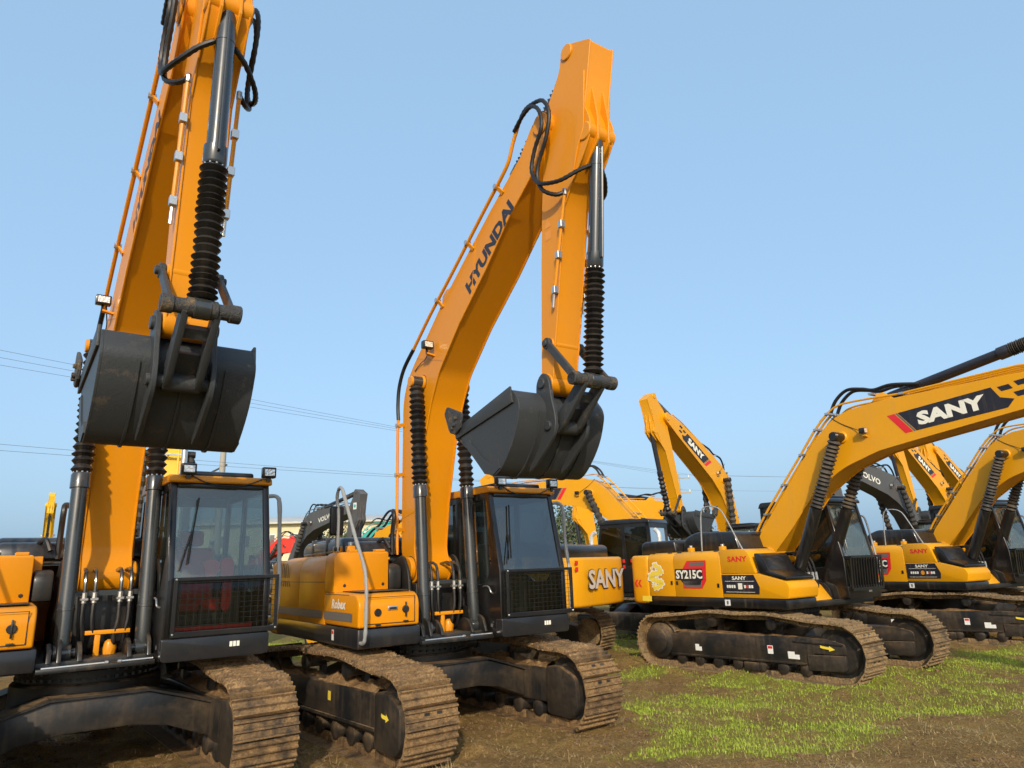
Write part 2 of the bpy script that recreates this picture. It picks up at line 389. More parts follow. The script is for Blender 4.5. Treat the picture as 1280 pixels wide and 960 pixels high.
def build_tracks(root, st, lod, seed):
    smat = 'shoe' if st == 'H' else 'shoe_pale'
    for side in (-1, 1):
        fr = MB(); y0, y1 = side * 1.02, side * 1.36
        if st == 'H':
            pr = fillet([(-1.42, .27), (-1.42, .60, .06), (-1.0, .66), (1.30, .67), (1.44, .66), (1.44, .30), (1.36, .27)])
            fr.prism(pr, min(y0, y1), max(y0, y1), bev=.015)
            fr.prism(fillet([(1.40, .15, .05), (1.40, .70, .06), (1.66, .71), (1.93, .60, .07), (1.95, .22, .08), (1.8, .13)]), min(side * .985, side * 1.40), max(side * .985, side * 1.40), bev=.02)
            fr.bar((-1.42, side * 1.385, .31), (1.40, side * 1.385, .33), .03, .03)
        else:
            pr = fillet([(-1.52, .20), (-1.52, .58, .06), (-1.2, .64), (1.55, .66), (1.84, .60, .05), (1.86, .44), (1.32, .43), (1.30, .26)])
            fr.prism(pr, min(y0, y1), max(y0, y1), bev=.015)
            fr.prism(fillet([(1.22, .18, .03), (1.22, .41), (1.84, .43), (1.84, .2, .06)]), min(side * .99, side * 1.38), max(side * .99, side * 1.38), bev=.012)
            fr.bar((-1.5, side * 1.375, .24), (1.2, side * 1.375, .27), .03, .025)
            fr.bar((1.0, side * 1.37, .60), (1.82, side * 1.37, .585), .02, .02)
            fr.box(.05, .32, min(side * 1.1, side * 1.39), max(side * 1.1, side * 1.39), .09, .22, .01)
        frame = obj('track_frame', fr, 'chassis', root)
        if lod >= 1:
            idl = MB()
            for a, b, r in ((1.08, 1.30, .405), (1.04, 1.34, .30)): idl.cyl((IDX, side * a, WZ), (IDX, side * b, WZ), r, 28, ch=.03)
            obj('idler_wheel', idl, 'chassis', frame)
            sp = MB(); sp.cyl((SPX, side * 1.1, WZ), (SPX, side * 1.28, WZ), .37, 28, ch=.02)
            sp.lathe((SPX, side * 1.2, WZ), (SPX, side * 1.5, WZ), [(0, .31), (.16, .31), (.18, .27), (.2, .225), (.235, .225), (.25, .20), (.255, .0)], 28)
            obj('sprocket_drive', sp, 'chassis', frame)
            for x in (-1.3, -.9, -.5, -.1, .35, .75, 1.15):
                r = MB(); r.lathe((x, side * 1.03, .175), (x, side * 1.36, .175), [(0, .07), (.02, .10), (.1, .10), (.11, .085), (.22, .085), (.23, .10), (.31, .10), (.33, .06)], 14)
                obj('track_roller', r, 'chassis', frame)
            for x in (-.55, .62):
                r = MB(); r.lathe((x, side * 1.02, .84), (x, side * 1.37, .84), [(0, .04), (.06, .045), (.07, .075), (.27, .075), (.28, .09), (.34, .09), (.35, .05)], 16)
                r.box(x - .05, x + .05, side * 1.1 - .03, side * 1.1 + .03, .64, .8)
                obj('carrier_roller', r, 'chassis', frame)
            a = MB(); yy = side * (1.402 if st == 'H' else 1.382); z = .46 if st == 'H' else .515; x = 1.56 if st == 'H' else 1.45; k = .16 if st == 'H' else .24
            decal(a, [(0, .02), (.0, .055), (k * .15, .05), (k * .6, .05), (k * .6, .07), (k, .03), (k * .6, -.012), (k * .6, .012), (k * .15, .012)], (x, yy, z), (1, 0, -.12), (.12, 0, 1))
            obj('yellow_arrow', a, 'gold', frame)
            if side < 0:
                a = MB()
                if st == 'H': decal(a, [(0, 0), (.08, 0), (.08, .1), (0, .1)], (.2, yy + .036, .48), (1, 0, 0), (0, 0, 1))
                else:
                    for x, z, wd in ((.88, .33, .2), (-.95, .33, .14)):
                        decal(a, [(0, 0), (wd, 0), (wd, .07), (wd * .6, .07), (wd * .6, .11), (0, .11)], (x, -1.365, z), (1, 0, 0), (0, 0, 1), 1); a.cut()
                    decal(a, [(0, 0), (.1, 0), (.1, .13), (0, .13)], (.52, -1.366, .38), (1, 0, 0), (0, 0, 1), 1)
                    decal(a, [(.01, .08), (.09, .08), (.09, .12), (.01, .12)], (.52, -1.368, .38), (1, 0, 0), (0, 0, 1), 2)
                objs('sticker', a, ['gold', 'white', 'red_sticker'], frame)
        if lod >= 1:
            for p, t, nn in shoe_mats():
                o = bpy.data.objects.new('track_shoe', shoe_mesh(smat, random.random() < .4)); COL.objects.link(o); o.parent = frame
                y = nn.x * 0; X = Vector((t.x, 0, t.y)); Z = Vector((nn.x, 0, nn.y)); Y = Z.cross(X)
                o.matrix_basis = Matrix(((X.x, Y.x, Z.x, p.x), (X.y, Y.y, Z.y, side * 1.19), (X.z, Y.z, Z.z, p.y), (0, 0, 0, 1)))
        else:
            bb = MB(); g = shoe_geo()
            for p, t, nn in shoe_mats():
                X = Vector((t.x, 0, t.y)); Z = Vector((nn.x, 0, nn.y)); Y = Z.cross(X)
                bb.add([X * a + Y * b + Z * c + Vector((p.x, side * 1.19, p.y)) for a, b, c in g.v[:28]], [q for q in g.f if max(q) < 28])
            bb.cyl((IDX, side * 1.08, WZ), (IDX, side * 1.30, WZ), .40, 20); bb.cyl((SPX, side * 1.08, WZ), (SPX, side * 1.42, WZ), .30, 20)
            o = obj('track_belt', bb, smat, frame); o['kind'] = 'stuff'
        if lod >= 1:
            n = len(FINE)
            i0 = max(range(n), key=lambda i: (FINE[i].y > WZ + .26) * FINE[i].x * 10 + 0 if FINE[i].y > WZ + .26 else -99)
            i1 = min((i for i in range(n) if FINE[i].y > WZ + .30), key=lambda i: FINE[i].x)
            m = MB(); mud_strip(m, side, seed + side, i0 + (0 if st == 'H' else 22), i1, .045 if st == 'H' else .026)
            o = obj('caked_mud', m, 'caked' if st == 'H' else 'shoe_pale', frame, smooth=0); o['kind'] = 'stuff'
            # mud heaped along the top of the frame
            m = MB(); nx, ny = 60, 8; v = []; f = []
            for i in range(nx + 1):
                for k in range(ny + 1):
                    x = -1.4 + (2.75 if st == 'H' else 3.1) * i / nx; yv = k / ny; e = math.sin(math.pi * yv) ** .5 if 0 < yv < 1 else 0
                    hh = (.05 + .10 * noise.noise((x * 1.3, seed * 5 + side, 0)) + .04 * noise.noise((x * 5, yv * 4, seed)) + .02 * noise.noise((x * 15, yv * 9, seed)))
                    v.append((x, side * (1.03 + .32 * yv), (.645 if st == 'H' else .635) + max(hh, 0) * e * (1.3 if st == 'H' else .5)))
            for i in range(nx):
                for k in range(ny):
                    a = i * (ny + 1) + k; f.append((a, a + ny + 1, a + ny + 2, a + 1))
            m.add(v, f); o = obj('heaped_mud', m, 'caked', frame, smooth=0); o['kind'] = 'stuff'
    # centre frame
    c = MB()
    for sx in (1, -1):
        pr = [(-1.05, .28), (-.62, .45), (-.3, .50), (.3, .50), (.62, .45), (1.05, .28), (1.05, .60), (.74, .70), (.42, .795), (0, .82), (-.42, .795), (-.74, .70), (-1.05, .60)]
        c.prism(pr, sx * .55, sx * .93, 'x', bev=.012)
        for a, b in (((-1.05, .61), (-.74, .71)), ((-.74, .71), (-.42, .805)), ((-.42, .805), (.42, .805)), ((.42, .805), (.74, .71)), ((.74, .71), (1.05, .61))):
            c.bar((sx * .74, a[0], a[1] + .006), (sx * .74, b[0], b[1] + .006), .46, .022, (1, 0, 0) if False else (0, 0, 1))
    c.cyl((0, 0, .45), (0, 0, .90), .70, 40, ch=.02)
    cf = obj('centre_frame', c, 'chassis', root)
    sr = MB(); sr.lathe((0, 0, .86), (0, 0, 1.09), [(0, .66), (.03, .665), (.035, .64), (.085, .64), (.09, .66), (.15, .66), (.155, .62), (.23, .62)], 48)
    if lod >= 1:
        for k in range(48):
            a = 2 * math.pi * k / 48
            for z in (.925, .985): sr.box(.652 * math.cos(a) - .014, .652 * math.cos(a) + .014, .652 * math.sin(a) - .014, .652 * math.sin(a) + .014, z, z + .03)
    obj('slew_ring', sr, 'frame_black', root)

# ------------------------------------------------------------------ cylinders with rubber boots
def boot_prof(L, r0, r1, n):
    out = [(0, r0 * .8)]; wts = [1 + random.uniform(-.22, .22) for _ in range(n)]; tot = sum(wts); a = 0
    for k in range(n):
        f = L * wts[k] / tot; out += [(a + .02 * f, r0 * random.uniform(.95, 1.05)), (a + f * random.uniform(.42, .58), r1 * random.uniform(.94, 1.05))]; a += f
    return out + [(L, r0), (L, r0 * .8)]
def ram(root, rz, name, p, q, Lb, r, mat, boot='rubber', nb=26, collar=True, lod=2, rb=None, eye=.07):
    p, q = Vector(p), Vector(q); d = (q - p).normalized(); L = (q - p).length
    mb = MB(); n = 20 if lod else 10
    prof = [(0, r * .5), (.03, r * .9), (.12, r), (Lb * .22, r), (Lb * .222, r * 1.05), (Lb * .235, r * 1.05), (Lb * .237, r), (Lb - .16, r)]
    if collar: prof += [(Lb - .155, r * 1.22), (Lb - .02, r * 1.22), (Lb, r * 1.1)]
    else: prof += [(Lb, r)]
    mb.lathe(p, q, prof, n)
    o = obj(name, mb, mat, root, rz)
    e = MB(); ax = Vector((0, 1, 0))
    e.cyl(p - ax * eye * 1.1, p + ax * eye * 1.1, .085, 18); e.cyl(p - ax * eye * 1.7, p + ax * eye * 1.7, .045, 12); e.cut()
    e.cyl(q - ax * eye, q + ax * eye, .08, 18)
    if boot: e.cyl(p + d * Lb, q, r * .62, 12)
    objs('rod_eye', e, 'graphite' if mat == 'graphite' else 'frame_black', o)
    rb = rb or r * 1.38
    if boot:
        Lr = L - Lb - .07; b = MB(); b.lathe(p + d * Lb, q, boot_prof(Lr, rb * .68, rb, nb if lod else max(8, nb // 2)), 18 if lod else 9)
        obj('rubber_boot', b, boot, o, smooth=0)
    else:
        b = MB(); b.cyl(p + d * Lb, q, r * .6, 12); obj('rod', b, 'steel', o)
    if lod == 2 and collar:
        k = MB(); sd = d.cross(ax).normalized()
        a = p + d * (Lb - .09) + sd * (r * 1.2) ; c = p + d * .16 + sd * (r * 1.25)
        k.tube([p + d * (Lb - .09) + sd * r, a + sd * .03, a - d * .12 + sd * .03, c + d * .1, c, p + d * .16 + sd * r], .012, 6)
        obj('oil_pipe', k, mat, o)
        s_ = MB()
        for k2 in range(10):
            t = 2 * math.pi * k2 / 10; u = sd * math.cos(t) + ax * math.sin(t)
            s_.cyl(p + d * (Lb - .004) + u * r * .98, p + d * (Lb + .014) + u * r * .98, .010, 6, ch=.001)
        obj('bolt_ring', s_, 'steel', o)['kind'] = 'stuff'
    return o

# ------------------------------------------------------------------ booms, arms, buckets
G = dict(
    H=dict(foot=(.25, 1.93), tip=(3.494, 6.686), rod=(.60, 4.38), rodbase=(.85, 1.215), acb=(1.05, 5.50), hw=.25, cy=.33,
           boom=[(.14, 1.76, .08), (-.04, 2.15, .15), (-.04, 3.1), (-.02, 4.25, .2), (.12, 4.52, .1), (.32, 4.71, .1), (.75, 5.03), (1.15, 5.34), (1.76, 5.73), (2.41, 6.13), (3.07, 6.50), (3.31, 6.76, .08), (3.5, 6.85, .1), (3.66, 6.76, .1), (3.60, 6.58, .08), (3.32, 6.2), (2.80, 5.86), (2.28, 5.42), (1.6, 4.92), (1.05, 4.42, .1), (.84, 4.08, .1), (.66, 3.66), (.42, 2.77), (.33, 2.15, .1), (.47, 1.92, .1), (.38, 1.75, .08)]),
    S=dict(foot=(.10, 1.95), tip=(5.40, 4.10), rod=(1.87, 3.87), rodbase=(.67, 1.36), acb=(2.56, 4.43), hw=.28, cy=.40,
           boom=[(-.06, 1.84, .06), (-.17, 2.02, .06), (-.03, 2.36, .1), (1.01, 3.53), (1.42, 3.98, .2), (1.75, 4.22, .15), (2.07, 4.32), (2.63, 4.36), (4.71, 4.34), (5.22, 4.27), (5.45, 4.22, .1), (5.56, 4.08, .1), (5.45, 3.94, .1), (5.22, 3.92), (4.61, 3.82), (3.15, 3.64), (2.47, 3.55), (1.8, 3.35, .2), (1.2, 2.98), (.68, 2.42), (.14, 1.89, .06)]))
ARM = [(3.92, 7.47, .05), (3.80, 7.40, .06), (3.76, 7.22, .1), (3.47, 6.86, .1), (3.33, 5.75), (3.27, 5.1), (3.19, 3.90), (3.17, 3.72, .08), (3.28, 3.64, .08), (3.38, 3.74, .08), (3.41, 3.98), (3.50, 4.40), (3.72, 5.60), (3.90, 5.84, .1), (4.06, 6.0, .1), (4.20, 6.20, .08), (4.21, 6.36, .08), (4.14, 6.55), (4.30, 7.27, .03)]
AP = dict(top=(3.91, 7.37), cyl=(4.115, 6.262), K=(3.27, 3.751), rd=(3.81, 3.68), lk=(3.378, 4.154), bl=(3.352, 3.29))
BUCK = [(3.20, 3.67, .04), (3.34, 3.50, .1), (3.23, 3.16, .25), (2.92, 2.83, .2), (2.70, 2.84, .25), (2.20, 3.29), (2.05, 3.43)]
def boom_group(root, rz, st, ba, aa, ka, paintm, lod, lettering=None, armm=None):
    g = G[st]; foot, tip = g['foot'], g['tip']; armm = armm or paintm
    off = (tip[0] - G['H']['tip'][0], tip[1] - G['H']['tip'][1])
    bt = lambda q: rot2(foot, q, ba)
    def at(q): return bt(rot2(tip, (q[0] + off[0], q[1] + off[1]) + tuple(q[2:]), aa))
    Kb = AP['K']
    def kt(q): return at(rot2(Kb, q, ka))
    P3 = lambda q, y: (q[0], y, q[1])
    hw = g['hw']
    # boom
    pl = [bt(q) for q in fillet(g['boom'])]; mb = MB()
    mb.prism(inset(pl, .018), -hw + .02, hw - .02, bev=0)
    for s_ in (-1, 1): mb.prism(pl, s_ * (hw - .02), s_ * hw, bev=.004 if lod else 0, seg=1, ang=50)
    for c, r, y in ((foot, .15, hw + .06), (tip, .13, hw + .025), (g['rod'], .10, hw + .035)):
        q = bt(c); mb.cyl(P3(q, -y), P3(q, y), r, 24, ch=.012)
    q1, q2 = bt(g['acb']), None
    ac = g['acb']; bd = Vector((g['boom'][8 if st == 'H' else 8][0] - g['boom'][6][0], g['boom'][8][1] - g['boom'][6][1])).normalized()
    bn = Vector((-bd.y, bd.x)); br = [Vector(ac) - bd * .28 - bn * .16, Vector(ac) - bd * .06 + bn * .09, Vector(ac) + bd * .06 + bn * .09, Vector(ac) + bd * .34 - bn * .16]
    for s_ in (-1, 1): mb.prism([bt(tuple(q)) for q in br], s_ * .09, s_ * .13, bev=.008)
    if st == 'H' and lod:            # weld seams
        for a, b in (((2.05, 5.90), (1.93, 5.17)), ((-.03, 2.6), (.40, 2.68)), ((.42, 4.78), (1.18, 4.55))):
            a, b = bt(a), bt(b)
            for s_ in (-1, 1): mb.bar(P3(a, s_ * (hw + .001)), P3(b, s_ * (hw + .001)), .012, .006, (0, 1, 0))
    boom = obj('boom', mb, paintm, root, rz)
    if lod == 2:
        gr = MB()
        for c, r, y in ((foot, .165, hw + .001), (tip, .142, hw + .001), (g['rod'], .112, hw + .001)):
            for s_ in (-1, 1): q = bt(c); gr.lathe(P3(q, s_ * (y - .004)), P3(q, s_ * (y + .004)), [(0, r), (.006, r), (.008, r * .9)], 22); gr.cut()
        objs('grease_ring', gr, 'grease', boom)
    # boom rams: rod pin caps
    for s_ in (-1, 1):
        y = s_ * (g['cy'] + (.02 if st == 'H' else .06)); q = bt(g['rod']); b = g['rodbase']
        Lb = 1.76 if st == 'H' else 1.50
        ram(root, rz, 'boom_cylinder', P3(b, y), P3(q, y), Lb, .076 if st == 'H' else .105, 'graphite' if st == 'H' else 'black', 'rubber' if st == 'H' else 'grey_rubber', 17, st == 'H', lod, .108 if st == 'H' else .115)
        cp = MB(); cp.cyl(P3(q, s_ * hw), P3(q, y + s_ * .1), .075, 18); obj('pin_cap', cp, paintm if st == 'H' else 'frame_black', boom)
    # arm
    pl = [at(q) for q in fillet(ARM)]; mb = MB(); aw = .165
    mb.prism(inset(pl, .012), -aw + .015, aw - .015)
    for s_ in (-1, 1): mb.prism(pl, s_ * (aw - .016), s_ * aw, bev=.004 if lod else 0, seg=1, ang=50)
    for c, r, y in ((AP['top'], .095, aw + .02), (AP['cyl'], .10, aw + .015), (AP['K'], .11, .175), (AP['lk'], .06, aw + .02)):
        q = at(c); mb.cyl(P3(q, -y), P3(q, y), r, 22, ch=.01)
    for s_ in (-1, 1):                      # ribs beside the bucket cylinder bracket
        mb.prism([at(q) for q in ((4.02, 6.15), (4.12, 6.30), (4.19, 6.95), (4.16, 6.95), (3.98, 6.3), (3.92, 5.9))], s_ * aw, s_ * (aw + .02), bev=.004, seg=1)
        mb.prism([at(q) for q in ((4.00, 5.93), (4.22, 6.15), (4.24, 6.38), (4.16, 6.95), (4.10, 6.95), (4.05, 6.3))], s_ * .06, s_ * .085, bev=.004, seg=1)
    arm = obj('arm', mb, armm, root, rz)
    # arm ram
    p, q = bt(g['acb']), at(AP['top']); L = (Vector(q) - Vector(p)).length
    ram(root, rz, 'arm_cylinder', P3(p, 0), P3(q, 0), L * (.60 if st == 'H' else .73), .080, 'graphite' if st == 'H' else 'ink', 'rubber' if st == 'H' else 'grey_rubber', 24, True, min(lod, 1), .105)
    # bucket ram and linkage
    p, q = at(AP['cyl']), at(AP['rd'])
    ram(root, rz, 'bucket_cylinder', P3(p, 0), P3(q, 0), 1.44, .073, 'graphite' if st == 'H' else 'ink', 'rubber', 19, True, lod, .104, .06)
    rd, lk, bl, K = at(AP['rd']), at(AP['lk']), kt(AP['bl']), at(AP['K'])
    for s_ in (-1, 1):
        mb = MB(); y = s_ * .215
        mb.bar(P3(lk, y), P3(rd, y), .035, .085, (0, 1, 0) if False else (.4, 0, .6), .006)
        for c, r in ((lk, .062), (rd, .068)): mb.cyl(P3(c, y - .024), P3(c, y + .024), r, 18)
        mb.cyl(P3(lk, s_ * .16), P3(lk, s_ * .265), .036, 12)
        obj('guide_link', mb, 'bucket_steel', root, rz)
    mb = MB(); mb.cyl(P3(rd, -.275), P3(rd, .275), .058, 18); mb.cyl(P3(rd, -.11), P3(rd, .11), .072, 18)
    for s_ in (-1, 1): mb.cyl(P3(rd, s_ * .19), P3(rd, s_ * .275), .07, 16)
    obj('link_pin', mb, 'pin_steel', root, rz)
    mb = MB(); rdv, blv = Vector(rd), Vector(bl); d = (blv - rdv).normalized(); nn = Vector((-d.y, d.x))
    for s_ in (-1, 1):
        a = [rdv + nn * .065, rdv - nn * .065, blv - nn * .075 - d * .12, blv - nn * .08, blv + nn * .08, blv + nn * .09 - d * .12]
        mb.prism([tuple(x) for x in a], s_ * .085, s_ * .135, bev=.008)
    mb.prism([tuple(x) for x in (rdv + d * .16 + nn * .03, rdv + d * .16 - nn * .03, rdv + d * .24 - nn * .04, rdv + d * .24 + nn * .04)], -.1, .1)
    L_ = (blv - rdv).length; mb.prism([tuple(x) for x in (rdv + d * L_ * .62 - nn * .05, rdv + d * L_ * .62 - nn * .02, blv - nn * .02, blv - nn * .07)], -.1, .1)
    mb.cyl(P3(bl, -.20), P3(bl, .20), .052, 16); mb.cyl(P3(bl, -.135), P3(bl, .135), .075, 18)
    obj('bucket_link', mb, 'bucket_steel', root, rz)
    # bucket
    bw = .56; out = [kt(q) for q in fillet(BUCK, 6)]; inn = [kt(q) for q in inset(fillet(BUCK, 6), .03)]
    mb = MB()
    ol = [Vector(q) for q in out]; n = len(ol); il = []
    for i in range(n):
        t = (ol[min(i + 1, n - 1)] - ol[max(i - 1, 0)]).normalized(); il.append(ol[i] + Vector((t.y, -t.x)) * -.026)
    c0 = Vector(kt((2.75, 3.3)))
    if (il[n // 2] - c0).length > (ol[n // 2] - c0).length: il = [a * 2 - b for a, b in zip(ol, il)]
    ring = [tuple(x) for x in ol] + [tuple(x) for x in il[::-1]]
    mb.prism(ring, -bw + .02, bw - .02)
    for s_ in (-1, 1):
        mb.prism(out, s_ * (bw - .022), s_ * bw, bev=.004, seg=1, ang=50)
        e0, e1 = Vector(kt((3.20, 3.67))), Vector(kt((2.05, 3.43))); d = (e1 - e0).normalized(); nn = Vector((-d.y, d.x))
        if (e0 + nn - c0).length < (e0 - nn - c0).length: nn = -nn
        mb.prism([tuple(x) for x in (e0 + nn * .03, e1 + nn * .015, e1 - nn * .10, e0 - nn * .15)], s_ * bw, s_ * (bw + .022), bev=.005)
        wr = [kt(q) for q in ((2.25, 3.24), (2.35, 3.28), (2.62, 3.04), (2.80, 2.96), (2.92, 2.99), (2.95, 2.90), (2.82, 2.84), (2.66, 2.87), (2.52, 3.0))]
        mb.prism(wr, s_ * bw, s_ * (bw + .012))
    sa = kt((3.278, 3.335)); mb.bar((sa[0], -bw, sa[1]), (sa[0], bw, sa[1]), .012, .012, (0, 0, 1))
    for y in (-.30, .02, .33):                    # weld seams on the back
        st_ = [ol[i] for i in range(n // 3, n)]; rr = []
        for i, a in enumerate(st_):
            t = (st_[min(i + 1, len(st_) - 1)] - st_[max(i - 1, 0)]).normalized(); o_ = Vector((t.y, -t.x))
            if (a + o_ - c0).length < (a - o_ - c0).length: o_ = -o_
            rr.append(a + o_ * .014)
        mb.prism([tuple(x) for x in st_] + [tuple(x) for x in rr[::-1]], y - .010, y + .010)
    bucket = obj('bucket', mb, 'bucket_steel', root, rz)
    for s_ in (-1, 1):
        mb = MB(); pl = [kt(q) for q in fillet([(3.16, 3.78, .07), (3.27, 3.88, .08), (3.38, 3.79, .08), (3.41, 3.58), (3.47, 3.36, .08), (3.45, 3.20, .08), (3.28, 3.06), (3.10, 2.92), (2.98, 2.86), (3.05, 3.2), (3.15, 3.5)])]
        mb.prism(pl, s_ * .185, s_ * .225, bev=.006, seg=1, ang=50); k = kt(AP['K'])
        mb.cyl(P3(k, s_ * .17), P3(k, s_ * .25), .055, 16); mb.cyl(P3(bl, s_ * .17), P3(bl, s_ * .25), .048, 16)
        obj('bucket_ear', mb, 'bucket_steel', bucket)
        mb = MB(); mb.prism([kt(q) for q in fillet([(2.27, 3.60, .03), (1.92, 3.74, .03), (1.86, 3.66, .03), (1.98, 3.42, .03), (2.10, 3.38), (2.22, 3.44)])], s_ * (bw + .024), s_ * (bw + .055), bev=.008, seg=1, ang=50)
        for q in ((2.14, 3.56), (2.10, 3.49), (2.07, 3.46)): k = kt(q); mb.cyl(P3(k, s_ * (bw + .05)), P3(k, s_ * (bw + .085)), .022, 8)
        obj('side_cutter', mb, 'pin_steel', bucket)
    for k in range(5):
        y = -bw + .06 + (2 * bw - .12) * k / 4; mb = MB()
        for a, b, hh in (((2.22, 3.27), (1.98, 3.49), .055),):
            pl = [kt(q) for q in ((2.24, 3.20), (2.30, 3.30), (2.05, 3.50), (1.86, 3.63), (1.84, 3.60), (2.0, 3.40))]
            mb.prism(pl, y - .05, y + .05, bev=.008, seg=1, ang=50)
        obj('bucket_tooth', mb, 'pin_steel', bucket)
    # pipes, hoses, lamp
    if st == 'H':
        for s_ in (-1, 1):
            yy = s_ * .305
            mb = MB(); mb.tube([P3(bt(q), yy) for q in ((-.06, 2.12), (-.08, 2.7), (-.08, 3.86), (-.06, 4.0))], .022, 8); mb.cut()
            mb.tube(smooth_path([P3(bt(q), yy) for q in ((.42, 4.90), (.94, 5.26), (1.50, 5.60), (2.32, 6.12), (2.76, 6.39), (2.92, 6.52), (3.01, 6.69), (3.12, 6.84))], 3), .022, 8)
            objs('hydraulic_pipe', mb, paintm, boom)
            hs = MB(); hs.tube(smooth_path([P3(bt(q), yy) for q in ((-.06, 3.98), (-.08, 4.2), (-.04, 4.46), (.12, 4.70), (.42, 4.90))], 5), .027, 8)
            obj('hose', hs, 'rubber', boom)
            cl = MB()
            for q, e in (((-.08, 2.45), (.03, 2.45)), ((-.08, 3.2), (.03, 3.2)), ((-.07, 3.9), (.04, 3.9)), ((1.14, 5.385), (1.19, 5.28)), ((1.94, 5.885), (2.0, 5.78)), ((2.64, 6.32), (2.70, 6.22))):
                q, e = bt(q), bt(e); cl.bar(P3(q, yy), P3(e, s_ * .252), .05, .02, (0, 1, .3)); cl.lathe(P3(q, yy - .035), P3(q, yy + .035), [(0, .032), (.07, .032)], 8, 1); cl.cut()
            objs('pipe_clamp', cl, [paintm, 'steel'], boom)
            lb = MB(); lb.tube(smooth_path([P3(bt(q), s_ * .15) for q in ((.5, 4.98), (1.2, 5.46), (1.8, 5.85), (2.5, 6.28), (3.0, 6.6))], 3), .012, 6); obj('grease_line', lb, 'rubber', boom)
        for s_ in (-1, 1):
            h1 = [(3.12, 6.84), (3.28, 6.95), (3.45, 6.94), (3.66, 6.85), (3.76, 6.62), (3.68, 6.36), (3.54, 6.15), (3.50, 5.98), (3.58, 5.80), (3.71, 5.70), (3.78, 5.72)]
            h2 = [(3.08, 6.80), (3.25, 6.88), (3.45, 6.90), (3.60, 6.76), (3.64, 6.53), (3.50, 6.32), (3.43, 6.11), (3.52, 5.92), (3.68, 5.82), (3.85, 5.79), (3.99, 5.86), (4.07, 5.92)]
            for hi, hp in enumerate((h1, h2)):
                pts = []
                for i, q in enumerate(hp):
                    f = i / (len(hp) - 1); a = Vector(bt(q)); b = Vector(at(q)); c = a.lerp(b, min(1, max(0, (f - .2) * 1.6)))
                    yy = s_ * (.31 + .03 * math.sin(min(1, f * 2.2) * math.pi / 2) + .02 * hi); yy = yy if f < .78 else s_ * (.35 + ((.075 if hi else .20) - .35) * (f - .78) / .22)
                    pts.append((c.x, yy, c.y))
                P_ = smooth_path(pts, 7); mb = MB(); mb.tube(P_, [.021 + .004 * (i % 2) for i in range(len(P_))], 8); obj('hose', mb, 'rubber', arm)
        for s_ in (-1, 1):
            mb = MB(); yy = s_ * .20
            mb.tube([P3(at(q), yy) for q in ((3.78, 5.72), (3.70, 5.4), (3.53, 4.70))], .018, 8)
            mb.tube(smooth_path([P3(at(q), yy) for q in ((3.52, 4.69), (3.50, 4.60), (3.485, 4.52))], 4), .016, 8, 1)
            for q in ((3.695, 5.38), (3.62, 5.06), (3.53, 4.70)): c = at(q); mb.box(c[0] - .03, c[0] + .03, yy - .028, yy + .028, c[1] - .04, c[1] + .04, .004, 1, 1)
            c = at((3.78, 5.72)); mb.cyl((c[0], yy, c[1] - .04), (c[0], yy, c[1] + .04), .024, 8, 1)
            obj('arm_pipe', mb, [armm, 'steel'], arm)
        mb = MB(); c = bt((.92, 4.80)); yy = -.36
        mb.box(c[0] - .02, c[0] + .07, yy - .075, yy + .075, c[1] - .045, c[1] + .06, .012)
        mb.box(c[0] + .07, c[0] + .074, yy - .055, yy + .055, c[1] - .026, c[1] + .042, 0, 1, 1)
        mb.bar((c[0], -.25, c[1] - .12), (c[0], yy, c[1] - .10), .06, .02, (0, 0, 1), 0, 2); mb.tube([(c[0], yy, c[1] - .10), (c[0], yy, c[1] - .02)], .014, 6)
        mb.tube(smooth_path([(c[0], yy + .03, c[1]), (c[0] - .12, -.30, c[1] - .12), (c[0] - .35, -.27, c[1] - .14), (c[0] - .55, -.26, c[1] - .2)], 4), .007, 5)
        obj('work_lamp', mb, ['black', 'lens', paintm], boom)
    else:
        nb = 4 if lod else 2
        for k in range(nb):
            yy = -.20 + .4 * k / (nb - 1); mb = MB()
            mb.tube(smooth_path([P3(bt(q), yy) for q in ((-.26, 2.15), (-.05, 2.55), (.93, 3.64), (1.36, 4.12), (1.62, 4.34))], 4), .022, 8)
            mb.cut(); mb.tube([P3(bt(q), yy) for q in ((2.9, 4.42), (4.6, 4.46), (5.1, 4.40))], .018, 6)
            if k % 3 == 0 : mb.tube(smooth_path([P3(bt(q), yy) for q in ((1.45, 4.22), (1.75, 4.42), (2.1, 4.46), (2.9, 4.42))], 3), .018, 6)
            objs('hydraulic_pipe', mb, paintm, boom)
        cl = MB()
        for q in ((.1, 2.70), (.55, 3.2), (1.0, 3.70), (1.36, 4.10), (1.62, 4.34), (2.45, 4.52), (2.95, 4.42)):
            c = bt(q); e = bt((q[0] + .05, q[1] - .06)); cl.bar(P3(c, -.24), P3(c, .24), .07, .035, (0, 0, 1)); cl.bar(P3(c, 0), P3(e, 0), .06, .04, (0, 1, 0)); cl.cut()
        objs('pipe_clamp', cl, 'steel', boom)
        for yy in (-.1, .1):
            hs = MB(); hs.tube(smooth_path([P3(bt(q), yy) for q in ((1.62, 4.35), (1.75, 4.56), (1.98, 4.70), (2.25, 4.66), (2.45, 4.60), (2.75, 4.62), (3.2, 4.53))], 6), .030, 8); obj('hose', hs, 'rubber', boom)
        mb = MB(); c = bt((2.30, 3.90))
